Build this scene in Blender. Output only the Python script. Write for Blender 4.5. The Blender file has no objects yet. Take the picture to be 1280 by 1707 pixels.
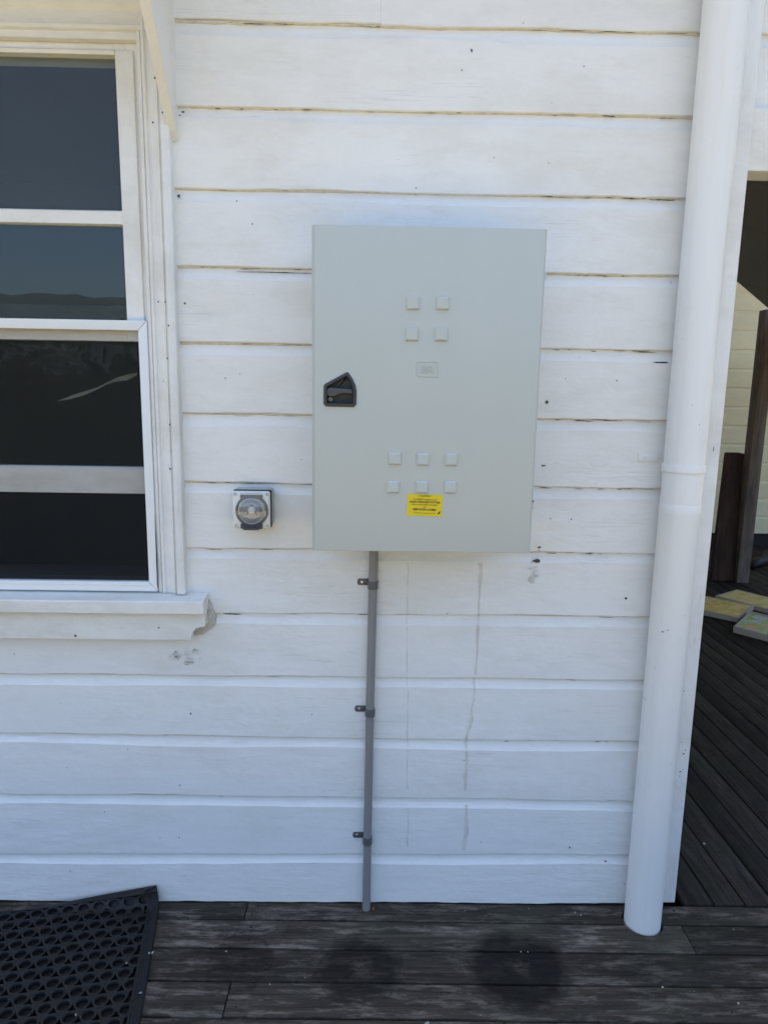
import bpy, bmesh, math, random
from mathutils import Vector, Matrix, noise
R = math.radians
random.seed(11)
scene = bpy.context.scene
COL = scene.collection

# ------------------------------------------------------------------ camera
PITCH, YAW, ROLL = R(9.9185), R(-0.9143), R(0.9394)
fw = Vector((-math.sin(YAW) * math.cos(PITCH), math.cos(YAW) * math.cos(PITCH), -math.sin(PITCH)))
r0 = Vector((math.cos(YAW), math.sin(YAW), 0))
u0 = r0.cross(fw)
rt = math.cos(ROLL) * r0 + math.sin(ROLL) * u0
up = -math.sin(ROLL) * r0 + math.cos(ROLL) * u0
cd = bpy.data.cameras.new('camera')
cd.sensor_fit = 'HORIZONTAL'
cd.sensor_width = 36.0
cd.lens = 36.0 * 1150.0 / 1280.0
cd.clip_start = 0.05
cd.clip_end = 3000
cam = bpy.data.objects.new('camera', cd)
COL.objects.link(cam)
mw = Matrix((rt, up, -fw)).transposed().to_4x4()
mw.translation = Vector((0, -1.9107, 1.5777))
cam.matrix_world = mw
scene.camera = cam

# ------------------------------------------------------------------ sky, sun, exposure
SUN_EL, SUN_AZ = R(64), R(-25)          # azimuth from +Y (behind the house), positive to +X
world = bpy.data.worlds.new('World')
scene.world = world
world.use_nodes = True
wn = world.node_tree
wn.nodes.clear()
sky = wn.nodes.new('ShaderNodeTexSky')
sky.sky_type = 'NISHITA'
sky.sun_disc = False
sky.sun_elevation = SUN_EL
sky.sun_rotation = SUN_AZ
sky.air_density = 1.0
sky.dust_density = 3.5
sky.ozone_density = 1.2
bg = wn.nodes.new('ShaderNodeBackground')
bg.inputs[1].default_value = 0.15
wo = wn.nodes.new('ShaderNodeOutputWorld')
wn.links.new(sky.outputs[0], bg.inputs[0])
wn.links.new(bg.outputs[0], wo.inputs[0])
sd = bpy.data.lights.new('sun', 'SUN')
sd.energy = 4.2
sd.angle = R(0.53)
sd.color = (1.0, 0.93, 0.82)
sun = bpy.data.objects.new('sun', sd)
COL.objects.link(sun)
to_sun = Vector((math.sin(SUN_AZ) * math.cos(SUN_EL), math.cos(SUN_AZ) * math.cos(SUN_EL), math.sin(SUN_EL)))
sun.rotation_euler = to_sun.to_track_quat('Z', 'Y').to_euler()
sun.location = (0, 0, 20)
vs = scene.view_settings
scene.display_settings.display_device = 'sRGB'
vs.view_transform = 'Standard'
vs.look = 'None'
vs.gamma = 1.0
vs.use_curve_mapping = False
vs.exposure = 1.66
scene.render.engine = 'CYCLES'
scene.cycles.max_bounces = 10
scene.cycles.diffuse_bounces = 5
scene.cycles.transparent_max_bounces = 16
scene.cycles.use_denoising = True

# ------------------------------------------------------------------ materials
def lin(c):
    return tuple(((v / 12.92) if v <= .04045 else ((v + .055) / 1.055) ** 2.4) for v in c)

class NT:
    def __init__(s, name):
        s.m = bpy.data.materials.new(name)
        s.m.use_nodes = True
        s.t = s.m.node_tree
        s.t.nodes.clear()
        s.out = s.n('ShaderNodeOutputMaterial')
    def n(s, t, **kw):
        x = s.t.nodes.new(t)
        for k, v in kw.items():
            setattr(x, k, v)
        return x
    def l(s, a, b):
        s.t.links.new(a, b)
    def pos(s, scale=(1, 1, 1), loc=(0, 0, 0), rand=0.0):
        g = s.n('ShaderNodeNewGeometry')
        mp = s.n('ShaderNodeMapping')
        mp.inputs['Scale'].default_value = scale
        mp.inputs['Location'].default_value = loc
        s.l(g.outputs['Position'], mp.inputs[0])
        if rand:
            oi = s.n('ShaderNodeObjectInfo')
            mu = s.math('MULTIPLY', oi.outputs['Random'], rand)
            cx = s.n('ShaderNodeCombineXYZ')
            for i in range(3):
                s.l(mu, cx.inputs[i])
            ad = s.n('ShaderNodeVectorMath', operation='ADD')
            s.l(mp.outputs[0], ad.inputs[0]); s.l(cx.outputs[0], ad.inputs[1])
            return ad.outputs[0]
        return mp.outputs[0]
    def noise(s, vec, scale, detail=4, rough=.55, dist=0):
        x = s.n('ShaderNodeTexNoise')
        x.inputs['Scale'].default_value = scale
        x.inputs['Detail'].default_value = detail
        x.inputs['Roughness'].default_value = rough
        x.inputs['Distortion'].default_value = dist
        s.l(vec, x.inputs['Vector'])
        return x.outputs['Fac']
    def math(s, op, a, b=None, c=None, clamp=False):
        x = s.n('ShaderNodeMath', operation=op, use_clamp=clamp)
        for i, v in enumerate((a, b, c)):
            if v is None:
                continue
            if isinstance(v, (int, float)):
                x.inputs[i].default_value = v
            else:
                s.l(v, x.inputs[i])
        return x.outputs[0]
    def ramp(s, f, lo, hi, a=0.0, b=1.0):
        x = s.n('ShaderNodeMapRange', clamp=True)
        x.inputs[1].default_value = lo; x.inputs[2].default_value = hi
        x.inputs[3].default_value = a; x.inputs[4].default_value = b
        s.l(f, x.inputs[0])
        return x.outputs[0]
    def mix(s, f, a, b):
        x = s.n('ShaderNodeMix', data_type='RGBA')
        for sock, v in ((x.inputs[0], f), (x.inputs[6], a), (x.inputs[7], b)):
            if isinstance(v, (int, float)):
                sock.default_value = v
            elif isinstance(v, tuple):
                sock.default_value = (*v, 1)
            else:
                s.l(v, sock)
        return x.outputs[2]
    def bump(s, h, strength=.3, dist=.001, prev=None):
        x = s.n('ShaderNodeBump')
        x.inputs['Strength'].default_value = strength
        x.inputs['Distance'].default_value = dist
        s.l(h, x.inputs['Height'])
        if prev is not None:
            s.l(prev, x.inputs['Normal'])
        return x.outputs[0]
    def principled(s, col, rough=.5, normal=None, metal=0.0, spec=.5):
        p = s.n('ShaderNodeBsdfPrincipled')
        p.inputs['Metallic'].default_value = metal
        p.inputs['Specular IOR Level'].default_value = spec
        for sock, v in ((p.inputs['Base Color'], col), (p.inputs['Roughness'], rough)):
            if isinstance(v, (int, float)):
                sock.default_value = v
            elif isinstance(v, tuple):
                sock.default_value = (*v, 1)
            else:
                s.l(v, sock)
        if normal is not None:
            s.l(normal, p.inputs['Normal'])
        s.l(p.outputs[0], s.out.inputs[0])
        return p

def simple(name, col, rough=.5, metal=0.0, var=.06, scale=30, bump=.1, spec=.5):
    t = NT(name)
    v = t.pos()
    n = t.noise(v, scale)
    c = t.mix(n, tuple(x * (1 - var) for x in col), tuple(min(1, x * (1 + var)) for x in col))
    n2 = t.noise(v, scale * 9, 3)
    t.principled(c, rough, t.bump(n2, bump, .0006), metal, spec)
    return t.m

def wood_paint(name, col, axis='x', specks=True, grain=.35, dirt=.12):
    t = NT(name)
    st = {'x': (2.2, 30, 30), 'z': (30, 30, 1.6)}[axis]
    v = t.pos()
    vg = t.pos(st, rand=7.0)
    big = t.noise(v, 2.3, 5, .6)
    mid = t.noise(t.pos((5, 14, 14) if axis == 'x' else (14, 14, 4)), 1.0, 6, .65)
    g = t.noise(vg, 1.3, 6, .65)
    c = t.mix(big, tuple(x * .95 for x in col), col)
    # thin grime film in patches, warm grey
    c = t.mix(t.ramp(mid, .50, .76, 0, dirt * 1.7), c, (col[0] * .60, col[1] * .585, col[2] * .53))
    gm = t.noise(t.pos((2.6, 6, 5.5), rand=2), 1.0, 7, .72)
    c = t.mix(t.ramp(gm, .47, .72, 0, dirt * 2.6), c, (col[0] * .70, col[1] * .665, col[2] * .58))
    # fine grain lines where paint is thin
    c = t.mix(t.ramp(g, .66, .80, 0, .16), c, (.42, .41, .38))
    if specks:
        vo = t.n('ShaderNodeTexVoronoi')
        vo.inputs['Scale'].default_value = 26
        t.l(t.pos((1, 1, 1), rand=3), vo.inputs['Vector'])
        sp = t.ramp(vo.outputs['Distance'], .045, .075, 1, 0)
        sc_ = t.n('ShaderNodeSeparateColor'); t.l(vo.outputs['Color'], sc_.inputs[0])
        keep = t.math('GREATER_THAN', sc_.outputs[0], .93)
        sp = t.math('MULTIPLY', sp, keep)
        c = t.mix(t.math('MULTIPLY', sp, .75), c, (.10, .095, .09))
    hl = t.noise(t.pos((1.1, 60, 60) if axis == 'x' else (60, 60, 1.0), rand=11), 1.0, 3, .5, .3)
    hmask = t.noise(t.pos((3.5, 9, 9) if axis == 'x' else (9, 9, 3.5), rand=5), 1.0, 4, .6)
    hair = t.math('MULTIPLY', t.ramp(t.math('ABSOLUTE', t.math('SUBTRACT', hl, .5)), .0, .010, 1, 0), t.ramp(hmask, .54, .66))
    c = t.mix(t.math('MULTIPLY', hair, .32), c, (.22, .20, .17))
    ve = t.n('ShaderNodeTexVoronoi', feature='DISTANCE_TO_EDGE')
    ve.inputs['Scale'].default_value = 1.0
    dn = t.n('ShaderNodeVectorMath', operation='ADD')
    nv = t.n('ShaderNodeTexNoise'); nv.inputs['Scale'].default_value = 9
    t.l(v, nv.inputs['Vector'])
    sv = t.n('ShaderNodeVectorMath', operation='SCALE'); sv.inputs['Scale'].default_value = 2.2
    t.l(nv.outputs['Color'], sv.inputs[0])
    t.l(t.pos((4.5, 40, 55) if axis == 'x' else (55, 40, 4.5), rand=9), dn.inputs[0]); t.l(sv.outputs[0], dn.inputs[1])
    t.l(dn.outputs[0], ve.inputs['Vector'])
    pm = t.ramp(t.noise(t.pos((3, 5, 6), rand=4), 1.0, 3, .5), .58, .74)
    crk = t.math('MULTIPLY', t.ramp(ve.outputs['Distance'], .0, .05, 1, 0), pm)
    peel = t.math('MULTIPLY', t.ramp(ve.outputs['Distance'], .0, .35, 0, 1), pm)
    c = t.mix(t.math('MULTIPLY', crk, .13), c, (.36, .33, .28))
    fine = t.noise(v, 420, 2)
    lum = t.noise(t.pos((7, 40, 22) if axis == 'x' else (40, 40, 9)), 1, 4, .6)
    b = t.bump(g, grain, .0016)
    b = t.bump(t.math('MULTIPLY', lum, t.ramp(big, .40, .66, .35, 1.5)), .55, .006, b)
    b = t.bump(hair, -.5, .001, b)
    b = t.bump(peel, .38, .0018, b)
    b = t.bump(fine, .10, .0006, b)
    t.principled(c, t.ramp(mid, .3, .7, .42, .60), b, 0, .4)
    return t.m

M = {}
WHITE = (.825, .82, .795)
M['board'] = wood_paint('weathered_white_board_paint', WHITE, 'x')
M['trim_v'] = wood_paint('white_trim_paint_vertical', (.815, .808, .78), 'z', True, .6, .18)
M['trim_h'] = wood_paint('white_trim_paint_horizontal', (.81, .80, .755), 'x', False, .35, .22)
M['hood'] = wood_paint('hood_paint', (.80, .785, .735), 'z', False, .2, .1)
M['far_board'] = wood_paint('cream_board_paint', (.84, .75, .48), 'x', False, .2, .1)
M['rail'] = wood_paint('flaking_sash_paint', (.78, .76, .71), 'x', True, .5, .3)
M['pvc'] = simple('white_downpipe_paint', (.80, .775, .715), .38, 0, .03, 6, .06)
def mat_pipe():
    t = NT('white_downpipe_paint')
    v = t.pos()
    st = t.noise(t.pos((26, 26, 1.3)), 1.0, 5, .65)
    bl = t.noise(t.pos((5, 5, 4)), 1.0, 6, .7)
    c = t.mix(t.ramp(st, .50, .78, 0, .22), (.80, .793, .765), (.55, .535, .49))
    c = t.mix(t.ramp(bl, .56, .74, 0, .20), c, (.58, .56, .50))
    sp = t.noise(t.pos((150, 150, 60)), 1.0, 2, .5)
    c = t.mix(t.math('MULTIPLY', t.ramp(sp, .72, .76), t.ramp(bl, .52, .6)), c, (.16, .13, .11))
    t.principled(c, t.ramp(bl, .3, .7, .34, .52), t.bump(t.noise(v, 60, 3), .12, .001), 0, .45)
    return t.m
M['pvc'] = mat_pipe()
M['alu'] = simple('white_aluminium', (.78, .80, .80), .34, 0, .03, 20, .03)
M['cab'] = simple('light_grey_powder_coat', (.475, .505, .470), .42, 0, .03, 4, .10)
def mat_cab():
    t = NT('light_grey_powder_coat')
    v = t.pos()
    st = t.noise(t.pos((9, 9, 1.1)), 1.0, 5, .6)
    bl = t.noise(t.pos((4, 4, 3)), 1.0, 5, .6)
    c = t.mix(t.ramp(st, .45, .75, 0, .16), (.480, .512, .482), (.43, .445, .405))
    c = t.mix(t.ramp(bl, .50, .75, 0, .14), c, (.54, .55, .52))
    pe = t.noise(v, 700, 2)
    t.principled(c, t.ramp(bl, .3, .7, .34, .50), t.bump(t.noise(v, 5, 2), .05, .004, t.bump(pe, .10, .0004)), 0, .5)
    return t.m
M['cab'] = mat_cab()
M['cap'] = simple('light_grey_plastic', (.485, .518, .492), .35, 0, .012, 12, .04)
M['black_plastic'] = simple('black_plastic', (.030, .032, .036), .42, 0, .1, 40, .1)
M['lever'] = simple('charcoal_plastic', (.060, .063, .068), .45, 0, .1, 40, .1)
M['steel'] = simple('zinc_steel', (.62, .62, .60), .32, 1.0, .1, 60, .1)
M['barrel'] = simple('dull_key_barrel', (.20, .20, .19), .4, .6, .2, 300, .3)
M['yellow'] = simple('yellow_label', (.72, .55, .012), .42, 0, .03, 20, .02)
M['ink'] = simple('black_ink', (.035, .032, .012), .6, 0, .05, 20, 0)
M['conduit'] = simple('grey_pvc_conduit', (.235, .232, .225), .45, 0, .07, 14, .08)
M['saddle'] = simple('dark_grey_clip', (.105, .105, .105), .45, 0, .06, 30, .1)
M['socket'] = simple('pale_grey_socket_plastic', (.74, .74, .70), .38, 0, .06, 18, .05)
M['socket_box'] = simple('weathered_grey_box_plastic', (.42, .44, .45), .5, 0, .06, 18, .05)
M['gasket'] = simple('black_gasket', (.012, .013, .016), .6, 0, .1, 30, .1)
M['socket_in'] = simple('socket_well_grey', (.42, .42, .42), .4, 0, .05, 30, .05)
M['socket_ring'] = simple('smoky_grey_plastic', (.18, .172, .155), .3, 0, .06, 30, .05)
M['smoke'] = simple('dark_tinted_tab', (.035, .036, .055), .22, 0, .06, 30, .02)
M['rubber'] = simple('black_rubber', (.012, .0115, .012), .55, 0, .3, 25, .4, .3)
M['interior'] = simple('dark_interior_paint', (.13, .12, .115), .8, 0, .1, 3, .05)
M['inner_wood'] = simple('brown_window_timber', (.13, .055, .03), .5, 0, .2, 20, .1)
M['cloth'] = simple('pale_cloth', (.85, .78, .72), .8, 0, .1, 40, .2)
M['soffit'] = simple('dark_brown_ceiling_paint', (.100, .094, .090), .6, 0, .12, 4, .15)
M['roofing'] = simple('grey_roof_sheet', (.30, .31, .32), .45, 0, .08, 5, .1)
M['canvas_edge'] = simple('raw_pine_edge', (.42, .36, .28), .7, 0, .12, 40, .2)
M['chip'] = simple('bare_timber_chip', (.085, .080, .074), .8, 0, .5, 200, .3)
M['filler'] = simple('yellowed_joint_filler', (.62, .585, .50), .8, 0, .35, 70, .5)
M['end_filler'] = simple('grey_end_filler', (.52, .49, .43), .85, 0, .3, 60, .8)
M['void'] = simple('crack_dark', (.010, .009, .008), .9, 0, .2, 80, 0)
M['flake_white'] = simple('white_plastic', (.86, .85, .80), .3, 0, .05, 60, .05)
M['flake'] = simple('paint_flake_white', (.30, .29, .27), .7, 0, .2, 80, .2)
M['leafbit'] = simple('dry_leaf_orange', (.30, .09, .03), .7, 0, .2, 80, .2)

def mat_stain():
    t = NT('brown_drip_stain')
    n = t.noise(t.pos((170, 60, 22)), 1.0, 5, .65)
    tr = t.n('ShaderNodeBsdfTransparent')
    d = t.n('ShaderNodeBsdfDiffuse'); d.inputs[0].default_value = (.52, .40, .24, 1)
    ms = t.n('ShaderNodeMixShader')
    t.l(t.ramp(n, .36, .66, .04, .30), ms.inputs[0]); t.l(tr.outputs[0], ms.inputs[1]); t.l(d.outputs[0], ms.inputs[2])
    t.l(ms.outputs[0], t.out.inputs[0])
    return t.m
M['drip'] = mat_stain()

def mat_smudge():
    t = NT('scuffed_grime')
    n = t.noise(t.pos((40, 60, 190)), 1.0, 6, .75)
    n2 = t.noise(t.pos((34, 22, 40)), 1.0, 4, .6)
    tr = t.n('ShaderNodeBsdfTransparent')
    d = t.n('ShaderNodeBsdfDiffuse'); d.inputs[0].default_value = (.12, .11, .10, 1)
    ms = t.n('ShaderNodeMixShader')
    f = t.math('MULTIPLY', t.ramp(n, .40, .66, .1, .62), t.ramp(n2, .46, .62, 0, 1))
    t.l(f, ms.inputs[0]); t.l(tr.outputs[0], ms.inputs[1]); t.l(d.outputs[0], ms.inputs[2])
    t.l(ms.outputs[0], t.out.inputs[0])
    return t.m
M['smudge'] = mat_smudge()

def mat_glass(name, dust=0.0, tint=(.80, .84, .84), gain=1.0, rough=0.0, gcol=(.86, .95, 1.0)):
    t = NT(name)
    lw = t.n('ShaderNodeLayerWeight'); lw.inputs[0].default_value = .5
    f5 = t.math('POWER', lw.outputs['Facing'], 5)
    fr = t.math('MULTIPLY', t.math('ADD', t.math('MULTIPLY', f5, .95), .042), gain)
    gl = t.n('ShaderNodeBsdfGlossy'); gl.inputs['Roughness'].default_value = rough; gl.inputs[0].default_value = (*gcol, 1)
    w = t.noise(t.pos((1.2, 1.2, 2.5)), 1.0, 2, .4)
    t.l(t.bump(w, .12, .004), gl.inputs['Normal'])
    tr = t.n('ShaderNodeBsdfTransparent'); tr.inputs[0].default_value = (*tint, 1)
    ms = t.n('ShaderNodeMixShader')
    t.l(fr, ms.inputs[0]); t.l(tr.outputs[0], ms.inputs[1]); t.l(gl.outputs[0], ms.inputs[2])
    last = ms.outputs[0]
    if dust:
        d = t.n('ShaderNodeBsdfDiffuse'); d.inputs[0].default_value = (.55, .55, .53, 1)
        m2 = t.n('ShaderNodeMixShader')
        n = t.noise(t.pos((6, 6, 3)), 1.0, 4, .6)
        t.l(t.ramp(n, .2, .8, dust * .7, dust * 1.3), m2.inputs[0]); t.l(last, m2.inputs[1]); t.l(d.outputs[0], m2.inputs[2])
        last = m2.outputs[0]
    t.l(last, t.out.inputs[0])
    return t.m
M['glass'] = mat_glass('window_glass', gain=.85)
M['glass_inner'] = mat_glass('inner_sash_glass', .008, gain=.42)
M['glass_dusty'] = mat_glass('dusty_window_glass', .035, gain=.52)
def mat_mesh():
    t = NT('charcoal_fly_screen')
    d = t.n('ShaderNodeBsdfDiffuse'); d.inputs[0].default_value = (.060, .060, .058, 1)
    tr = t.n('ShaderNodeBsdfTransparent'); ms = t.n('ShaderNodeMixShader')
    n = t.noise(t.pos((3, 3, 3)), 1.0, 4, .6)
    t.l(t.ramp(n, .3, .7, .12, .16), ms.inputs[0]); t.l(tr.outputs[0], ms.inputs[1]); t.l(d.outputs[0], ms.inputs[2])
    t.l(ms.outputs[0], t.out.inputs[0])
    return t.m
M['mesh'] = mat_mesh()
M['flap'] = mat_glass('clear_socket_flap', .035, (.86, .86, .85), 2.0, .02, (1, 1, 1))

def mat_deck(name='weathered_deck_timber', patch=.9, k=1.0, tn=1.0):
    t = NT(name)
    oi = t.n('ShaderNodeObjectInfo')
    g = t.n('ShaderNodeTexCoord')
    mp = t.n('ShaderNodeMapping'); mp.inputs['Scale'].default_value = (2.2, 60, 60)
    t.l(g.outputs['Object'], mp.inputs[0])
    mu = t.math('MULTIPLY', oi.outputs['Random'], 40)
    cx = t.n('ShaderNodeCombineXYZ')
    for i in range(3): t.l(mu, cx.inputs[i])
    ad = t.n('ShaderNodeVectorMath', operation='ADD'); t.l(mp.outputs[0], ad.inputs[0]); t.l(cx.outputs[0], ad.inputs[1])
    gr = t.noise(ad.outputs[0], 1.0, 8, .72, .6)
    mp2 = t.n('ShaderNodeMapping'); mp2.inputs['Scale'].default_value = (6.5, 30, 30)
    t.l(g.outputs['Object'], mp2.inputs[0])
    ad2 = t.n('ShaderNodeVectorMath', operation='ADD'); t.l(mp2.outputs[0], ad2.inputs[0]); t.l(cx.outputs[0], ad2.inputs[1])
    pt = t.noise(ad2.outputs[0], 1.0, 8, .75, .3)
    mp3 = t.n('ShaderNodeMapping'); mp3.inputs['Scale'].default_value = (5, 260, 260)
    t.l(g.outputs['Object'], mp3.inputs[0])
    ad3 = t.n('ShaderNodeVectorMath', operation='ADD'); t.l(mp3.outputs[0], ad3.inputs[0]); t.l(cx.outputs[0], ad3.inputs[1])
    fg = t.noise(ad3.outputs[0], 1.0, 4, .6, .4)
    wp = t.pos()
    big = t.noise(wp, 3.2, 5, .6)
    c = t.mix(t.ramp(gr, .36, .66), (.015, .0120, .0092), (.062, .051, .039))
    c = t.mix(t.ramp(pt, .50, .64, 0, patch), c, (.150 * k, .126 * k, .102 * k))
    pk_ = t.noise(t.pos((14, 60, 14)), 1.0, 6, .8)
    c = t.mix(t.ramp(pk_, .56, .66, 0, .7), c, (.008, .007, .006))
    c = t.mix(t.ramp(big, .48, .68, 0, .5), c, (.040, .045, .026))
    c = t.mix(t.ramp(fg, .50, .68, 0, .6), c, (.012, .010, .009))
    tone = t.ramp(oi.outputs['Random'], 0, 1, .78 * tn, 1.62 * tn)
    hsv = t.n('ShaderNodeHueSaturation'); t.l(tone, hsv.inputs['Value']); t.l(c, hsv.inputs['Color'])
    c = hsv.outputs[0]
    # old pot stains: dark discs with a ring, on the floor plane
    wr_ = t.pos((1, 2.2, 1), rand=6)
    nz = t.noise(wr_, 8, 6, .7)
    nz2 = t.noise(t.pos((1, 2.5, 1), rand=3), 26, 5, .75)
    for (sx, sy, rad, dark, ring, cen) in ((.425, -.245, .140, .95, .4, .9), (-.02, -.245, .114, .80, .6, 1.0), (-.36, -.222, .09, .55, .8, .2), (.78, -.27, .08, .3, .3, .1), (.98, -.30, .09, .25, .3, .1)):
        vm = t.n('ShaderNodeVectorMath', operation='DISTANCE')
        vm.inputs[1].default_value = (sx, sy, 0); t.l(wp, vm.inputs[0])
        d = t.math('ADD', vm.outputs['Value'], t.math('MULTIPLY', t.math('SUBTRACT', nz, .5), .10))
        disc = t.ramp(d, rad * .78, rad * 1.06, 1, 0)
        amt = t.math('MULTIPLY', disc, t.ramp(nz2, .25, .62, dark, dark * .78))
        c = t.mix(amt, c, (.006, .005, .005))
        rr = t.math('ABSOLUTE', t.math('SUBTRACT', d, rad * .98))
        rg = t.math('MULTIPLY', t.ramp(rr, 0, .008, ring, 0), t.ramp(nz2, .4, .6))
        c = t.mix(rg, c, (.008, .007, .007))
        ce = t.math('MULTIPLY', t.ramp(d, .010, .042, cen * .6, 0), t.ramp(nz2, .42, .62))
        c = t.mix(ce, c, (.12, .095, .07))
    b = t.bump(gr, .55, .003)
    b = t.bump(pt, .3, .002, b)
    b = t.bump(fg, .4, .0015, b)
    t.principled(c, t.ramp(gr, .3, .7, .72, .90), b, 0, .18)
    return t.m
M['deck'] = mat_deck()
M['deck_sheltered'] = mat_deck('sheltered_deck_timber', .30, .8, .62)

def mat_wood(name, a, b, sc=(30, 30, 2)):
    t = NT(name)
    g = t.noise(t.pos(sc, rand=5), 1.0, 7, .68, .5)
    p = t.noise(t.pos((9, 9, 4)), 1, 4, .6)
    c = t.mix(t.ramp(g, .35, .68), a, b)
    c = t.mix(t.ramp(p, .5, .75, 0, .5), c, tuple(x * .45 for x in a))
    t.principled(c, .7, t.bump(g, .5, .003), 0, .3)
    return t.m
M['post'] = mat_wood('weathered_brown_post', (.12, .090, .072), (.24, .19, .16))
M['plank'] = mat_wood('red_brown_plank', (.030, .016, .011), (.085, .042, .028))
M['joist'] = simple('dark_subfloor', (.02, .018, .017), .9, 0, .2, 5, .1)

def mat_painting(name, cols, sc):
    t = NT(name)
    v = t.pos((sc, sc * 1.7, sc))
    c = cols[0]
    for i, k in enumerate(cols[1:]):
        mp = t.n('ShaderNodeMapping'); mp.inputs['Location'].default_value = (i * 3.1 + 1, i * 1.7, 0)
        t.l(v, mp.inputs[0])
        n = t.noise(mp.outputs[0], 1.0, 4, .6, 1.2)
        c = t.mix(t.ramp(n, .47 + .12 * (name.startswith('pastel') and i == 2), .60 + .10 * (name.startswith('pastel') and i == 2)), c, k)
    t.principled(c, .6)
    return t.m
M['art_ochre'] = mat_painting('ochre_painting', [(.66, .48, .10), (.74, .58, .18), (.46, .34, .08), (.78, .60, .30)], 14)
M['art_ochre2'] = mat_painting('ochre_green_painting', [(.66, .52, .16), (.36, .44, .10), (.74, .44, .20), (.70, .60, .28)], 9)
M['art_mixed'] = mat_painting('pastel_green_painting', [(.56, .54, .60), (.34, .52, .08), (.28, .46, .08), (.80, .30, .16)], 7)

def mat_grass():
    t = NT('dry_grass')
    v = t.pos()
    a = t.noise(v, .15, 5, .6); b = t.noise(v, 3, 5, .65)
    c = t.mix(t.ramp(a, .35, .65), (.30, .245, .135), (.36, .30, .18))
    c = t.mix(t.ramp(b, .4, .7, 0, .5), c, (.22, .195, .10))
    t.principled(c, .9, t.bump(b, .5, .05), 0, .2)
    return t.m
M['grass'] = mat_grass()
M['hill'] = simple('forested_hill', (.085, .105, .115), .95, 0, .5, .12, .8)  # distance haze put into the bluish base colour
M['leaf'] = simple('tree_leaves', (.020, .026, .015), .95, 0, .5, .6, .1, 0.0)

# ------------------------------------------------------------------ mesh helpers
class MB:
    def __init__(s):
        s.bm = bmesh.new()
    def box(s, x0, x1, y0, y1, z0, z1, bev=0, seg=2):
        r = bmesh.ops.create_cube(s.bm, size=1)
        vs_ = r['verts']
        for v in vs_:
            v.co = Vector(((x0 + x1) / 2 + v.co.x * (x1 - x0), (y0 + y1) / 2 + v.co.y * (y1 - y0), (z0 + z1) / 2 + v.co.z * (z1 - z0)))
        if bev:
            es = list({e for v in vs_ for e in v.link_edges})
            bmesh.ops.bevel(s.bm, geom=es, offset=bev, segments=seg, profile=.5, affect='EDGES', clamp_overlap=True)
        return s
    def prism(s, pts, axis, a, b, bev=0):
        """closed outline extruded along axis from a to b"""
        def P(p, t):
            return {'x': (t, p[0], p[1]), 'y': (p[0], t, p[1]), 'z': (p[0], p[1], t)}[axis]
        va = [s.bm.verts.new(P(p, a)) for p in pts]
        vb = [s.bm.verts.new(P(p, b)) for p in pts]
        n = len(pts)
        fs = [s.bm.faces.new(va), s.bm.faces.new(vb[::-1])]
        for i in range(n):
            fs.append(s.bm.faces.new((va[i], vb[i], vb[(i + 1) % n], va[(i + 1) % n])))
        bmesh.ops.recalc_face_normals(s.bm, faces=fs)
        if bev:
            es = [e for e in fs[0].edges] + [e for e in fs[1].edges]
            bmesh.ops.bevel(s.bm, geom=es, offset=bev, segments=2, profile=.5, affect='EDGES', clamp_overlap=True)
        return s
    def lathe(s, prof, seg=32, mat=Matrix()):
        """prof: (radius, height) about local z"""
        rings = []
        for r, h in prof:
            if r < 1e-6:
                rings.append([s.bm.verts.new(mat @ Vector((0, 0, h)))])
            else:
                rings.append([s.bm.verts.new(mat @ Vector((r * math.cos(2 * math.pi * i / seg), r * math.sin(2 * math.pi * i / seg), h))) for i in range(seg)])
        fs = []
        for A, B in zip(rings, rings[1:]):
            for i in range(seg):
                j = (i + 1) % seg
                if len(A) == 1 and len(B) == 1: continue
                if len(A) == 1: fs.append(s.bm.faces.new((A[0], B[j], B[i])))
                elif len(B) == 1: fs.append(s.bm.faces.new((A[i], A[j], B[0])))
                else: fs.append(s.bm.faces.new((A[i], A[j], B[j], B[i])))
        bmesh.ops.recalc_face_normals(s.bm, faces=fs)
        return s
    def tube(s, pts, rad, seg=8):
        pts = [Vector(p) for p in pts]
        rings = []
        for i, p in enumerate(pts):
            d = (pts[min(i + 1, len(pts) - 1)] - pts[max(i - 1, 0)]).normalized()
            q = d.to_track_quat('Z', 'Y')
            r = rad[i] if isinstance(rad, (list, tuple)) else rad
            rings.append([s.bm.verts.new(p + q @ Vector((r * math.cos(2 * math.pi * k / seg), r * math.sin(2 * math.pi * k / seg), 0))) for k in range(seg)])
        fs = []
        for A, B in zip(rings, rings[1:]):
            for i in range(seg):
                fs.append(s.bm.faces.new((A[i], A[(i + 1) % seg], B[(i + 1) % seg], B[i])))
        fs.append(s.bm.faces.new(rings[0][::-1])); fs.append(s.bm.faces.new(rings[-1]))
        return s
    def quad(s, *p):
        s.bm.faces.new([s.bm.verts.new(q) for q in p])
        return s
    def build(s, name, m, parent=None, smooth=False, loc=None, auto=None):
        me = bpy.data.meshes.new(name)
        s.bm.to_mesh(me); s.bm.free()
        o = bpy.data.objects.new(name, me)
        COL.objects.link(o)
        if m is not None:
            me.materials.append(M[m] if isinstance(m, str) else m)
        if smooth:
            for p in me.polygons: p.use_smooth = True
            if auto is not None:
                me.set_sharp_from_angle(angle=R(auto))
        if parent is not None: o.parent = parent
        if loc is not None: o.location = loc
        return o

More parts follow.
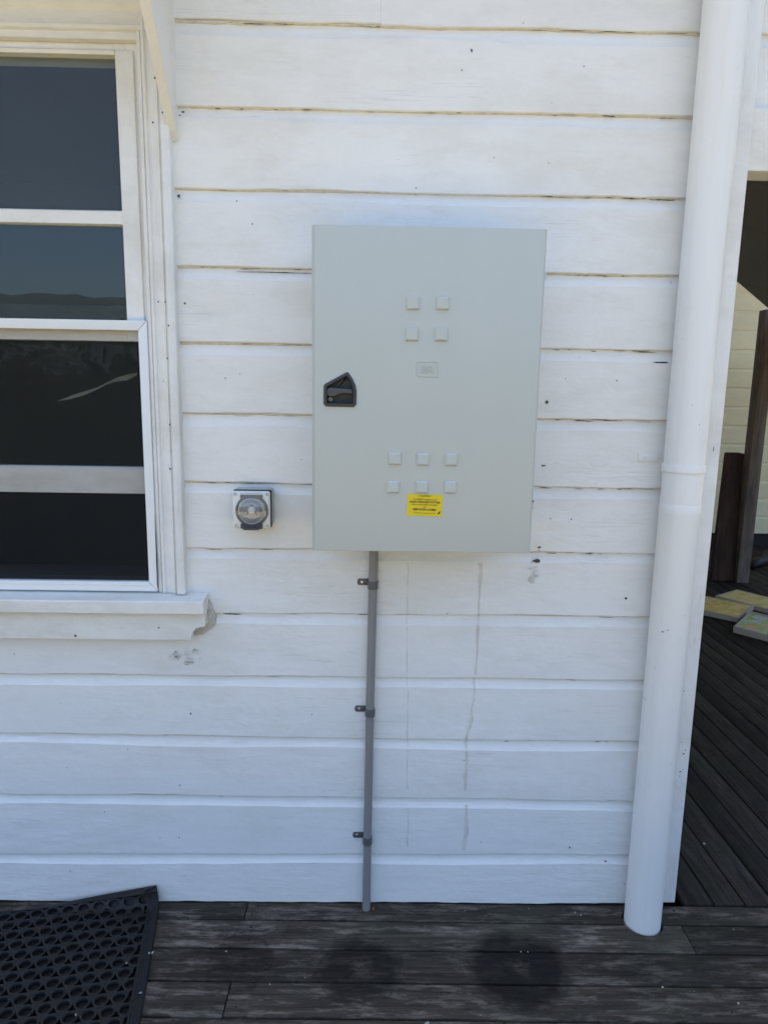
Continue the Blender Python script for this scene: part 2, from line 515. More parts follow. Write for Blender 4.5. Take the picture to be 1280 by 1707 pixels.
def empty(name, loc=(0, 0, 0)):
    o = bpy.data.objects.new(name, None)
    o.empty_display_size = .1
    COL.objects.link(o); o.location = loc
    return o
def tag(o, label, cat, group=None, kind=None):
    o['label'] = label; o['category'] = cat
    if group: o['group'] = group
    if kind: o['kind'] = kind
    return o
def wob(x, seed, amp, f=3.0):
    return amp * noise.noise(Vector((x * f, seed * 7.31, seed * 1.7)))

# ------------------------------------------------------------------ ground, hills, sky side
g = MB()
N = 60
rng = [-900, -500, -300, -200, -140, -100, -70, -50, -35, -25, -18, -12, -8, -5, -3, 0, 3, 5, 8, 12, 18, 25, 35, 50, 70, 100, 140, 200, 300, 500, 900]
gv = {}
for i, x in enumerate(rng):
    for j, y in enumerate(rng):
        d = math.hypot(x, y)
        h = -.75 - max(0, d - 9) * .02 + (0 if d < 12 else 1.2 * noise.noise(Vector((x * .02, y * .02, 3))))
        gv[i, j] = g.bm.verts.new((x, y, h if d < 150 else min(h, -3)))
for i in range(len(rng) - 1):
    for j in range(len(rng) - 1):
        g.bm.faces.new((gv[i, j], gv[i + 1, j], gv[i + 1, j + 1], gv[i, j + 1]))
o = g.build('ground', 'grass', None, True); o['kind'] = 'structure'

# wooded ridge across the valley behind the camera (seen mirrored in the window)
h = MB()
rows, cols = 10, 400
hv = {}
for i in range(cols + 1):
    a = R(150) + R(240) * i / cols
    for j in range(rows + 1):
        t = j / rows
        rad = 230 + 200 * t
        top = 45 + 4 * noise.noise(Vector((math.cos(a) * 5, math.sin(a) * 5, .4))) + 1.1 * noise.noise(Vector((math.cos(a) * 40, math.sin(a) * 40, 2)))
        z = -8 + (top + 6) * math.sin(min(1, t * 1.35) * math.pi / 2) ** 1.2 + 1.0 * noise.noise(Vector((math.cos(a) * 30, t * 8, 9))) + .7 * noise.noise(Vector((math.cos(a) * 130, math.sin(a) * 130, t * 20)))
        hv[i, j] = h.bm.verts.new((rad * math.cos(a), rad * math.sin(a), z))
for i in range(cols):
    for j in range(rows):
        h.bm.faces.new((hv[i, j], hv[i + 1, j], hv[i + 1, j + 1], hv[i, j + 1]))
o = h.build('hills', 'hill', None, True); o['kind'] = 'structure'

# belt of dense shrubs and low trees past the dry lawn (seen mirrored in the window)
tb = MB()
rr = random.Random(5)
for k in range(64):
    a = R(205 + 130 * k / 63 + rr.uniform(-.8, .8)); d = 14.5 + rr.uniform(-1, 2.5)
    cx, cy = d * math.cos(a), d * math.sin(a)
    H = 3.75 + .55 * noise.noise(Vector((k * .35, 0, 0))) + rr.uniform(-.25, .3)
    w = rr.uniform(.8, 1.15)
    tb.lathe([(0, -.3), (w * .6, .1), (w * .82, H * .4), (w * .6, H * .68), (0, H * .82)], 10, Matrix.Translation((cx, cy, -1.0)))
    for q in range(600):
        v = Vector((rr.gauss(0, 1), rr.gauss(0, 1), rr.gauss(0, 1))).normalized() * (.35 + .65 * rr.random())
        c = Vector((cx + v.x * w, cy + v.y * w, -1.0 + H * .5 + v.z * H * .5))
        s_ = rr.uniform(.06, .13)
        ax = Vector((rr.gauss(0, 1), rr.gauss(0, 1), rr.gauss(0, 1))).normalized()
        u_ = ax.orthogonal().normalized() * s_; w_ = ax.cross(u_).normalized() * s_ * .55
        tb.bm.faces.new([tb.bm.verts.new(c + e) for e in (-u_, w_, u_, -w_)])
o = tb.build('shrub_belt', 'leaf')
tag(o, 'dark belt of shrubs mirrored faintly in the window panes', 'shrubs', kind='stuff')

# ------------------------------------------------------------------ house
house = tag(empty('house', (0, 0, 0)), 'white weatherboard house wall with flaking painted boards', 'house')

def board(name, x0, x1, zb, zt, parent, m='board', seg=.02, y=0.0, seed=0, amp=.0012, mat=None):
    """one chamferboard: flat face, sloped chamfer to a recessed strip under the board above.
    zb / zt: functions of x giving bottom and top joint height"""
    b = MB()
    n = max(1, int((x1 - x0) / seg))
    prof_n = 8
    rows_ = []
    for i in range(n + 1):
        x = x0 + (x1 - x0) * i / n
        b0 = zb(x) + wob(x, seed, amp, 3.2) + wob(x, seed + 30, amp * .45, 14) + wob(x, seed + 35, amp * .25, 45)
        t0 = zt(x)
        f = wob(x, seed + 50, min(amp, .0010), 2.2)
        ch = .0325 + wob(x, seed + 70, .006, 2.5) + wob(x, seed + 75, .002, 11)
        rec = .0095
        rows_.append([b.bm.verts.new((x, y + yy, zz)) for yy, zz in (
            (.030, b0 + .0005), (.0022 + f, b0), (f, b0 + .0022), (f - .0004, (b0 + t0) / 2), (f, t0 - ch),
            (f + .0012, t0 - ch + .002), (rec + f * .4, t0 - .013), (rec + .0012 + f * .4, t0 + .006), (.030, t0 + .006))])
    for A, B in zip(rows_, rows_[1:]):
        for k in range(len(A) - 1):
            b.bm.faces.new((A[k], B[k], B[k + 1], A[k + 1]))
    b.bm.faces.new(rows_[0][::-1]); b.bm.faces.new(rows_[-1])
    bmesh.ops.recalc_face_normals(b.bm, faces=b.bm.faces)
    if mat is not None:
        bmesh.ops.transform(b.bm, matrix=mat, verts=b.bm.verts)
    return b.build(name, m, parent, True, auto=28)

# joint heights measured at two ends of the wall (x=-.55 and x=.78)
J = [(2.4825, 2.4830), (2.2865, 2.2870), (2.0897, 2.0900), (1.8955, 1.8945), (1.6995, 1.6998), (1.5109, 1.5110), (1.3220, 1.3213), (1.1328, 1.1335), (.9430, .9443), (.7495, .7500), (.5600, .5520), (.3650, .3590), (.1690, .1755), (.004, .003)]
def jz(k):
    if k < 0:
        z = 2.4828 + .1955 * (-k)
        return lambda x: z
    a, b = J[k]
    return lambda x: a + (b - a) * (x + .55) / 1.33
XR = .915
for k in range(-4, 13):
    zt, zb = jz(k), jz(k + 1)
    top, bot = zt(-.5), zb(-.5)
    cut = bot < 2.56 and top > .98           # meets the window opening
    spans = []
    if k == -1:
        spans = [(-3.6, .0024), (.0027, XR)]
    elif cut:
        spans = [(-.545, XR), (-3.6, -1.80)]
    else:
        spans = [(-3.6, XR)]
    for q, (a, b) in enumerate(spans):
        dz = .003 if (k == -1 and q == 0) else 0
        z2 = (lambda x, zb=zb, dz=dz: zb(x) + dz)
        board('weatherboard', a, b, z2, zt, house, seed=k + 11 + q * 17, amp=.0040 if k < 10 else .0046)

# added tan strips: warm bounce and shading under each lip put into their colour
def lip_tone(k, x0, x1, hgt, seed):
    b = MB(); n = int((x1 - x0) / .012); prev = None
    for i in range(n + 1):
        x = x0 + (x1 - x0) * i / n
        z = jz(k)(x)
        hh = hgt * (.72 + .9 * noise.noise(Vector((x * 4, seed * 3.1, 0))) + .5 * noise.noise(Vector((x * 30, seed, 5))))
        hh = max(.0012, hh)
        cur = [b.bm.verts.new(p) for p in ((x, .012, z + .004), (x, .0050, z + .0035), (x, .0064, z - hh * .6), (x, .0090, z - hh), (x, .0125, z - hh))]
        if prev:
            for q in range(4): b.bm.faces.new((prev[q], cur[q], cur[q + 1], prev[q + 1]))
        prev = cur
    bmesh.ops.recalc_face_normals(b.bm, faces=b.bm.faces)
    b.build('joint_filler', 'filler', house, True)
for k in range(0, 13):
    lip_tone(k, -.545 if k < 9 else -1.9, XR, (.0042 if k < 7 else .0034 if k < 9 else .0024), k)
# backing of the front wall so that no light leaks through joints
bk = MB()
bk.box(-3.6, -1.82, .031, .12, -.6, 3.25); bk.box(-.64, .94, .031, .12, -.6, 3.25); bk.box(-1.82, -.64, .031, .12, -.6, 1.0); bk.box(-1.82, -.64, .031, .12, 2.45, 3.25)
bk.build('wall_lining', 'interior', house)
# corner board
c = MB(); c.box(.866, .9535, -.022, .0215, .026, 3.25, .0035, 3)
c.build('corner_board', 'trim_v', house, True, auto=40)
c = MB(); c.box(.9545, .976, -.004, .085, .026, 3.25, .003, 2)

o = c.build('corner_board', 'trim_v', house, True, auto=40); o.location = (-.0225, .0265, 0)
# side wall round the corner
rz = Matrix.Translation((.943, 0, 0)) @ Matrix.Rotation(R(90), 4, 'Z')
for k in range(17):
    z = .02 + k * .193
    board('weatherboard', .11, 5.3, lambda x, z=z: z, lambda x, z=z: z + .193, house, seg=.6, seed=k + 200, mat=rz)
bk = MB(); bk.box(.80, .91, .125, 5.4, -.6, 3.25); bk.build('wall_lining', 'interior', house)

# ---------------- window
GX0, GX1 = -1.70, -.665       # glass of upper sash
win = MB()
# moulded casing, right side: profile in (x, y)
prof = [(-.606, .02), (-.606, -.008), (-.6045, -.010), (-.597, -.010), (-.5955, -.006), (-.594, -.006), (-.5925, -.015), (-.590, -.0175), (-.586, -.0175), (-.5835, -.014), (-.582, -.0105), (-.574, -.0115), (-.566, -.0145), (-.560, -.0195), (-.557, -.0235), (-.5545, -.0240), (-.5535, -.0185), (-.5500, -.0185), (-.549, -.0255), (-.547, -.0285), (-.530, -.0285), (-.527, -.0265), (-.5262, -.0225), (-.5262, .02)]
win.prism(prof, 'z', 1.0045, 2.53)
pl = [(-2.366 - p[0], p[1]) for p in prof][::-1]
window = empty('window'); window.parent = house
win.build('casing', 'trim_v', window, True, auto=35)
win = MB(); win.prism(pl, 'z', 1.0045, 2.53); win.build('casing', 'trim_v', window, True, auto=35)
# head casing: profile in (y, z), steps as seen from below
hp = [(.02, 2.432), (-.004, 2.432), (-.006, 2.434), (-.006, 2.448), (-.014, 2.452), (-.016, 2.460), (-.013, 2.466), (-.013, 2.492), (-.018, 2.497), (-.022, 2.503), (-.022, 2.520), (-.028, 2.526), (-.028, 2.60), (.02, 2.60)]
hd = MB(); hd.prism(hp, 'x', -1.838, -.548)
hd.build('head_casing', 'trim_h', window, True, auto=35)
# jamb lining and upper sash
jb = MB()
jb.box(-.640, -.6065, .012, .11, 1.0, 2.432, .002)
jb.build('jamb', 'trim_v', window); jb = MB(); jb.box(-1.760, -1.7265, .012, .11, 1.0, 2.432, .002)
jb.build('jamb', 'trim_v', window); jb = MB(); jb.box(-1.7264, -.6401, .014, .11, 2.4125, 2.4318, .002)
jb.build('jamb', 'trim_v', window)
sa = MB()
sa.box(-.6655, -.6195, .004, .0415, 1.70, 2.413, .003)
sa.build('sash_stile', 'trim_v', window); sa = MB(); sa.box(-1.7455, -1.6995, .004, .0415, 1.70, 2.413, .003)
sa.build('sash_stile', 'trim_v', window)
sr = MB(); sr.prism([(.006, 2.402), (.0405, 2.402), (.0405, 2.4135), (.006, 2.4135), (.003, 2.410)], 'x', -1.6993, -.6657)
sr.build('sash_rail', 'trim_h', window)
mu = MB(); mu.prism([(.010, 1.999), (.038, 1.997), (.038, 2.034), (.014, 2.033), (.010, 2.030)], 'x', -1.6993, -.6657)
mu.build('muntin', 'trim_h', window)
me_ = MB(); me_.box(-1.6993, -.6657, .008, .0405, 1.70, 1.752, .002); me_.build('meeting_rail', 'trim_h', window)
p = MB(); p.box(GX0, GX1, .028, .032, 2.031, 2.405); p.build('pane', 'glass_dusty', window)
p = MB(); p.box(GX0, GX1, .028, .032, 1.75, 2.0); p.build('pane', 'glass', window)
# white aluminium frame over the lower half, mitred
def mitre(name, pts, y0=-.0165, y1=.0035):
    b = MB(); b.prism(pts, 'y', y0, y1, .0012)
    return b.build(name, 'alu', window, True, auto=30)
a0, a1, b0, b1, iw, ih = -1.736, -.6068, 1.0085, 1.7525, .0235, .0275
mitre('frame_bar', [(a0, b1), (a1 - .0008, b1), (a1 - iw - .0008, b1 - ih + .002), (a0 + iw, b1 - ih + .002)])
mitre('frame_bar', [(a1, b1 - .0006), (a1, b0 + .0006), (a1 - iw, b0 + ih + .0006), (a1 - iw, b1 - ih + .0014)])
mitre('frame_bar', [(a0, b0), (a0 + iw, b0 + ih), (a1 - iw - .0008, b0 + ih), (a1 - .0008, b0)])
mitre('frame_bar', [(a0 - .001, b1), (a0 + iw - .001, b1 - ih), (a0 + iw - .001, b0 + ih), (a0 - .001, b0)])
fb = MB(); fb.box(a0 + iw - .004, a1 - iw + .004, -.0195, -.0172, b0 + .0185, b0 + .0235, .0006)
fb.build('frame_bead', 'alu', window)
p = MB(); p.box(a0 + .02, a1 - .02, -.0052, -.0048, b0 + .02, b1 - .02); p.build('fly_screen', 'mesh', window)
# raised inner sash behind it
rb = MB(); rb.prism([(.066, 1.276), (.100, 1.274), (.100, 1.352), (.072, 1.352), (.066, 1.346)], 'x', -1.72, -.628)
rb.build('inner_sash_rail', 'rail', window)
rb = MB(); rb.box(-1.105, -1.083, .07, .098, 1.3522, 1.80); rb.build('inner_muntin', 'rail', window)
p = MB(); p.box(-1.72, -.628, .082, .086, 1.3525, 1.80); p.build('pane', 'glass_inner', window)
br = MB(); br.box(-.6398, -.60, .1105, .22, 1.0, 2.4); br.build('inner_lining', 'inner_wood', window); br = MB(); br.box(-1.80, -1.7605, .1105, .22, 1.0, 2.4); br.build('inner_lining', 'inner_wood', window); br = MB(); br.box(-1.76, -.64, .1105, .24, .985, 1.018); br.build('inner_sill', 'black_plastic', window); 
# sill and apron
si = MB()
si.prism([(.06, 1.012), (-.002, 1.0035), (-.066, .9955), (-.069, .9925), (-.069, .9605), (-.0665, .958), (.06, .958)], 'x', -1.90, -.467)
si.build('sill', 'trim_h', window, True, auto=25)
ap = MB()
out = [(-1.86, .9575), (-.4695, .9575), (-.4700, .918)]
for i in range(9):
    a = R(90 * i / 8)
    out.append((-.5075 + .0355 * math.cos(a) * 1.0 - .0 if False else -.474 - .034 * math.sin(a), .914 - .026 * (1 - math.cos(a))))
out += [(-.5095, .886), (-.5105, .8745), (-1.86, .8745)]
ap.prism(out, 'y', -.041, .012)
ap.build('apron', 'trim_h', window, True, auto=30)
sp_ = MB()
sp_.prism([(-.4665, .985), (-.4590, .972), (-.4520, .950), (-.4475, .930), (-.4500, .908), (-.4600, .899), (-.4690, .893), (-.4860, .880), (-.5080, .8755), (-.5080, .9), (-.4700, .93)], 'y', -.0085, .006, .002)
sp_.build('end_filler', 'end_filler', window, True, auto=30)
# hood over the window: raked cheek boards with a front strip, sheet roof above
hoodo = empty('window_hood'); hoodo.parent = house
for x0, x1 in ((-.5315, -.5125), (-1.853, -1.834)):
    hood = MB(); hood.prism([(.012, 2.205), (-.004, 2.205), (-.40, 2.660), (-.40, 2.78), (.012, 2.93)], 'x', x0, x1); hood.build('cheek_board', 'hood', hoodo)
hs = MB()
hs.prism([(-.0045, 2.200), (-.0085, 2.205), (-.4085, 2.662), (-.4045, 2.665)], 'x', -.534, -.5105)
hs.build('edge_strip', 'hood', hoodo)
hs = MB(); hs.prism([(.0, 2.935), (-.44, 2.775), (-.44, 2.790), (.0, 2.95)], 'x', -1.90, -.46); hs.build('roof_sheet', 'roofing', hoodo)
hs = MB(); hs.box(-1.833, -.5325, -.398, -.375, 2.66, 2.77); hs.build('valance', 'hood', hoodo)

# room behind the window
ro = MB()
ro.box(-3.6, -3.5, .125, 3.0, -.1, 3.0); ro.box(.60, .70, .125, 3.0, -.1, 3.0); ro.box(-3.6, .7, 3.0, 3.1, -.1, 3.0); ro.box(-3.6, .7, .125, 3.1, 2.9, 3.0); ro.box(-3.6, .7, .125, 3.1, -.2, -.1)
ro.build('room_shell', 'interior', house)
# roofs
rf = MB(); rf.prism([(-.30, 3.24), (5.9, 3.9), (5.9, 4.0), (-.30, 3.34)], 'x', -4.6, 1.35); rf.build('roof', 'roofing', house)
# end wall on the far left so that the block is closed
bk = MB(); bk.box(-3.7, -3.61, .0, 5.4, -.6, 3.3); bk.box(-3.7, 7.0, 5.36, 5.46, -.6, 3.3); bk.build('wall_lining', 'interior', house)

# ---------------- side veranda: lintel, ceiling, far wing
board('weatherboard', .978, 4.4, lambda x: 2.500, lambda x: 2.70, house, y=.032, seg=.3, seed=301)
board('weatherboard', .978, 4.4, lambda x: 2.306, lambda x: 2.500, house, y=.032, seg=.05, seed=302, amp=.002)
board('weatherboard', .978, 4.4, lambda x: 2.70, lambda x: 2.90, house, y=.032, seg=.3, seed=303)
li = MB(); li.box(.956, 4.5, .0, .085, 2.160, 2.3115, .003); li.build('lintel', 'trim_h', house)
bk = MB(); bk.box(.95, 4.45, .0625, .10, 2.312, 3.2); bk.build('wall_lining', 'interior', house)
def ceil_z(x): return 2.5 - .205 * (x - 1.593)
def clip45(poly, cst):                    # keep y - x < cst
    outp = []
    for i in range(len(poly)):
        a, b = poly[i], poly[(i + 1) % len(poly)]
        da, db = a[1] - a[0] - cst, b[1] - b[0] - cst
        if da <= 0: outp.append(a)
        if da * db < 0:
            t = da / (da - db); outp.append((a[0] + t * (b[0] - a[0]), a[1] + t * (b[1] - a[1])))
    return outp
joints = [.088, .66, 1.242, 1.825, 2.32, 2.85, 3.4, 3.9, 4.45]
for ya, yb in zip(joints, joints[1:]):
    poly = clip45([(.958, ya + .003), (4.4, ya + .003), (4.4, yb - .003), (.958, yb - .003)], .44)
    if len(poly) < 3: continue
    b = MB()
    va = [b.bm.verts.new((x, y, ceil_z(x))) for x, y in poly]; vb = [b.bm.verts.new((x, y, ceil_z(x) + .02)) for x, y in poly]
    b.bm.faces.new(va); b.bm.faces.new(vb[::-1])
    for i in range(len(va)): b.bm.faces.new((va[i], va[(i + 1) % len(va)], vb[(i + 1) % len(va)], vb[i]))
    bmesh.ops.recalc_face_normals(b.bm, faces=b.bm.faces)
    b.build('ceiling_panel', 'soffit', house)
poly = clip45([(.955, .086), (4.5, .086), (4.5, 4.6), (.955, 4.6)], .47)
b = MB()
va = [b.bm.verts.new((x, y, ceil_z(x) + .024)) for x, y in poly]; vb = [b.bm.verts.new((x, y, ceil_z(x) + .06)) for x, y in poly]
b.bm.faces.new(va); b.bm.faces.new(vb[::-1])
for i in range(len(va)): b.bm.faces.new((va[i], va[(i + 1) % len(va)], vb[(i + 1) % len(va)], vb[i]))
bmesh.ops.recalc_face_normals(b.bm, faces=b.bm.faces)
b.build('veranda_roof', 'roofing', house)
b = MB(); b.box(.96, 3.4, 2.6, 5.3, 2.98, 3.04); b.build('back_roof', 'roofing', house)  # unseen slab added to keep direct sun off the paintings
# far wing wall
for k in range(16):
    z = .137 + k * .1925
    board('weatherboard', .96, 7.0, lambda x, z=z: z, lambda x, z=z: z + .1925, house, 'far_board', y=5.3, seg=1.2, seed=k + 400, amp=.0005)
pb = MB(); pb.box(.96, 7.0, 5.312, 5.35, -.02, .135); pb.build('base_board', 'joist', house)
rf = MB(); rf.prism([(4.55, 3.15), (5.9, 3.30), (5.9, 3.36), (4.55, 3.21)], 'x', .96, 7.2); rf.build('roof', 'roofing', house)

# ---------------- wear on the painted boards (chips, cracks, drips)
def blob(b, x, z, rx, rz_, y=-.0011, seed=0, n=11):
    vs_ = []
    for i in range(n):
        a = 2 * math.pi * i / n
        k = 1 + .55 * noise.noise(Vector((math.cos(a) * 1.6, math.sin(a) * 1.6, seed * 3.7)))
        vs_.append(b.bm.verts.new((x + rx * k * math.cos(a), y, z + rz_ * k * math.sin(a))))
    b.bm.faces.new(vs_[::-1])
wr = MB()
chips = [(.470, 1.108, .0125, .0050), (.473, 1.1475, .0052, .0034), (.4735, 1.139, .003, .0015), (.472, 1.381, .0065, .0024), (.472, 1.556, .0045, .004), (-.53, .631, .003, .0024),
         (.62, .2, .0028, .0028), (.735, .153, .0036, .0030), (.232, 2.429, .0022, .005), (.10, 2.10, .0018, .0015), (.52, 1.62, .0016, .0016), (.66, 1.617, .002, .002), (.733, 1.000, .0045, .004),
         (-.515, 2.068, .004, .0045), (-.497, 2.27, .004, .0025), (-.505, 2.262, .0035, .0016), (-.508, 1.80, .003, .003), (-.80, .31, .002, .002), (-.57, .40, .0015, .003), (.56, 1.23, .0022, .002)]
for i, (x, z, a, b_) in enumerate(chips): blob(wr, x, z, a, b_, seed=i)
rr = random.Random(3)
for i in range(12):
    x = rr.uniform(-.5, .76); z = rr.uniform(.06, 2.5); s_ = rr.uniform(.0006, .0014)
    if -.16 < x < .41 and 1.15 < z < 2.0: continue
    if x < -.46 and z < .98: x += .1
    if min(abs(z - j[0]) for j in J) < .04: continue
    blob(wr, x, z, s_ * rr.uniform(.8, 2.4), s_, seed=i + 40, n=7)
for i in range(9):
    x = rr.uniform(-1.1, -.45); z = rr.uniform(.06, .84); s_ = rr.uniform(.0006, .0013)
    if min(abs(z - j[0]) for j in J) < .04: continue
    blob(wr, x, z, s_ * rr.uniform(.8, 2.2), s_, seed=i + 240, n=7)
o = wr.build('paint_chip', 'chip', house); o['kind'] = 'stuff'
wr = MB()
for i, (x, z, a, b_) in enumerate(((.930, .470, .0040, .0018), (.934, .528, .0030, .0022), (.938, .540, .0012, .0030), (.925, .565, .0012, .0022), (.936, .478, .0016, .0012), (.929, .455, .0011, .0016), (.934, 1.435, .0010, .0080))): blob(wr, x, z, a, b_, y=-.0228, seed=i + 500, n=9)
blob(wr, .802, .938, .0042, .0020, y=-.1078, seed=61, n=9); blob(wr, .812, .945, .0022, .0012, y=-.1140, seed=62, n=7)
o = wr.build('paint_chip', 'chip', house); o['kind'] = 'stuff'
# casing nail holes
wr = MB()
for x, z in ((-.559, 2.380), (-.558, 2.338), (-.541, 2.258), (-.567, 2.235), (-.553, 1.80), (-.571, 1.80), (-.545, 1.74), (-.553, 1.655), (-.553, 1.48), (-.556, 1.36)):
    blob(wr, x, z, .0022, .0024, y=-.0288 if x > -.55 else -.0255, seed=z * 9, n=8)
blob(wr, -.835, .884, .0034, .0034, y=-.0418, seed=2)
blob(wr, -.60, .91, .0028, .0022, y=-.0418, seed=3)
o = wr.build('nail_hole', 'void', house); o['kind'] = 'stuff'
# open cracks at the joints: dark slivers under the lips
wr = MB()
def sliver(x0, x1, z, th, y=.0, seed=0):
    n = max(3, int((x1 - x0) / .008)); top = []; bot = []
    for i in range(n + 1):
        t = i / n; x = x0 + (x1 - x0) * t
        k = math.sin(math.pi * min(1, max(0, t))) ** .5
        zz = z + wob(x, seed, .0022, 16)
        hh = th * k * (.45 + .9 * abs(noise.noise(Vector((x * 70, seed, 1)))) )
        top.append(wr.bm.verts.new((x, y, zz + hh + .0001))); bot.append(wr.bm.verts.new((x, y, zz - hh)))
    for i in range(n): wr.bm.faces.new((bot[i], bot[i + 1], top[i + 1], top[i]))
sliver(-.375, -.15, 1.8835, .0017, .0045, 5)
sliver(.755, .80, 1.668, .0022, -.0009, 6)
sliver(-.43, -.375, .9365, .0025, .0075, 8)
sliver(.735, .80, .1735, .0050, .0070, 9)
sliver(-.66, -.60, .558, .0016, .0095, 3)
rr = random.Random(9)
for k in range(0, 12):
    for q in range(16 if k < 8 else 5):
        x = rr.uniform(-.48, .74)
        if rr.random() < .45: x = rr.uniform(.42, .76)
        z = jz(k)(x)
        sliver(x, x + rr.uniform(.01, .06), z - rr.uniform(.0012, .005), rr.uniform(.0004, .0015), .0046, k * 10 + q)
o = wr.build('open_crack', 'void', house); o['kind'] = 'stuff'
# split in the casing
wr = MB(); wr.prism([(-.6075, 1.03), (-.6050, 1.012), (-.6042, 1.10), (-.6052, 1.19), (-.6062, 1.235)], 'y', -.0178, -.0172); wr.build('split', 'void', house)
# drips below the cabinet
wr = MB()
def drip(path, w0, y=-.0019):
    L_ = []; Rr = []
    for i in range(len(path) - 1):
        (xa, za), (xb, zb_) = path[i], path[i + 1]
        for s_ in range(8):
            t = s_ / 8
            x = xa + (xb - xa) * t + wob(za + (zb_ - za) * t, i, .005, 20); z = za + (zb_ - za) * t
            w = w0 * (.45 + 1.3 * abs(noise.noise(Vector((z * 26, w0 * 99, 0)))))
            yy = y
            for k in range(13):
                jt = jz(k)(x)
                if jt - .034 < z < jt: yy = y + .0085 * min(1, (z - (jt - .034)) / .02)
            L_.append(wr.bm.verts.new((x - w, yy, z))); Rr.append(wr.bm.verts.new((x + w, yy, z)))
    for i in range(len(L_) - 1): wr.bm.faces.new((L_[i + 1], Rr[i + 1], Rr[i], L_[i]))
drip([(.307, 1.10), (.309, .95), (.310, .80), (.300, .66), (.290, .56), (.289, .366)], .0052)
drip([(.296, .34), (.297, .25), (.292, .18)], .009)
drip([(.100, 1.10), (.104, .9), (.107, .75), (.111, .56), (.117, .37)], .0020)
drip([(.12, .33), (.12, .18)], .0024)
o = wr.build('drip_stain', 'drip', house); o['kind'] = 'stuff'
wr = MB()
blob(wr, -.535, .812, .046, .022, y=-.0018, seed=4, n=16)
blob(wr, .459, 1.075, .020, .034, y=-.0018, seed=6, n=16)
o = wr.build('scuff_mark', 'smudge', house); o['kind'] = 'stuff'

# ------------------------------------------------------------------ deck
deck = MB(); deck.box(-4.2, 7.0, -2.35, 5.30, -.30, -.12)
deck = deck.build('deck', 'joist'); deck['kind'] = 'structure'
def plank(x0, x1, y0, y1, rot=False, z=0.0, m='deck'):
    b = MB()
    L_, W = (x1 - x0, y1 - y0)
    if rot: L_, W = W, L_
    b.box(-L_ / 2, L_ / 2, -W / 2, W / 2, -.024, 0, .003, 2)
    o = b.build('deck_board', m, deck, True, auto=40, loc=((x0 + x1) / 2, (y0 + y1) / 2, z + random.uniform(-.0008, .0008)))
    o.rotation_euler = (R(random.uniform(-.25, .25)), 0, (R(90) if rot else 0))
    return o
TILT = R(-.62)
# rows parallel to the wall; y of the gaps at x=.15
gaps = [.006, -.0745, -.1825, -.294, -.403]
while gaps[-1] > -2.25: gaps.append(gaps[-1] - .1105)
cuts = {0: [-.372], 1: [.946], 2: [], 3: [-.366], 4: [.35]}
PX, PY, PR = .836, -.066, .0595          # notch for the downpipe
for i in range(len(gaps) - 1):
    ya, yb = gaps[i + 1] + .0030, gaps[i] - .0030
    xs = [-4.0] + cuts.get(i, [random.uniform(-2.2, 1.6)]) + [5.8]
    if i == 2: xs = [-4.0, -1.4, 2.2, 5.8]
    for a, b_ in zip(xs, xs[1:]):
        if i in (0, 1) and a < PX < b_:
            # board with a round notch, outline in plan
            W2 = (yb - ya) / 2; cy = (ya + yb) / 2; cx = (a + b_) / 2
            yn = PY - (PX - .15) * TILT - cy
            xn = PX - cx
            o_ = [(a + .0012 - cx, -W2), (b_ - .0012 - cx, -W2), (b_ - .0012 - cx, W2), ]
            if i == 0:
                dx = math.sqrt(max(0, PR ** 2 - (-W2 - yn) ** 2)); a0_ = math.atan2(-W2 - yn, dx)
                arc = [(xn + PR * math.cos(a0_ + (math.pi - 2 * a0_) * t / 14), yn + PR * math.sin(a0_ + (math.pi - 2 * a0_) * t / 14)) for t in range(15)]
                arc = [(x, min(y, W2 - .004)) for x, y in arc]
                o_ = [(b_ - .0012 - cx, -W2), (b_ - .0012 - cx, W2), (a + .0012 - cx, W2), (a + .0012 - cx, -W2)] + arc[::-1]
            else:
                dx = math.sqrt(max(0, PR ** 2 - (W2 - yn) ** 2)); a0_ = math.atan2(W2 - yn, dx)
                arc = [(xn + PR * math.cos(a0_ + (-math.pi - 2 * a0_) * t / 14), yn + PR * math.sin(a0_ + (-math.pi - 2 * a0_) * t / 14)) for t in range(15)]
                o_ = [(a + .0012 - cx, W2), (a + .0012 - cx, -W2), (b_ - .0012 - cx, -W2), (b_ - .0012 - cx, W2)] + arc
            bb = MB(); bb.prism(o_, 'z', -.024, 0)
            ob = bb.build('deck_board', 'deck', deck, loc=(cx, cy + (cx - .15) * TILT, 0))
            ob.rotation_euler = (0, 0, TILT)
        else:
            ob = plank(a + .0012, b_ - .0012, ya, yb)
            ob.location.y += (ob.location.x - .15) * TILT
            ob.rotation_euler.z = TILT
# boards of the side veranda run away from the wall
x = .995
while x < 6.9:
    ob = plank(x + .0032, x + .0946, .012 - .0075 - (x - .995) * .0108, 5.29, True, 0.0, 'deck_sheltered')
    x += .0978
# screw heads
sc = MB()
rr = random.Random(21)
for x in (-.345, .955, 1.43):
    for i in range(0, 5):
        for f in (.28, .74):
            y = gaps[i + 1] + (gaps[i] - gaps[i + 1]) * f + (x - .15) * TILT
            if abs(x - PX) < .08 and y > -.14: continue
            sc.lathe([(0, .0012), (.0028, .0012), (.0034, .0006), (.0036, -.001)], 8, Matrix.Translation((x + rr.uniform(-.012, .012), y, 0)))
o = sc.build('screw_head', 'void', deck); o['kind'] = 'stuff'

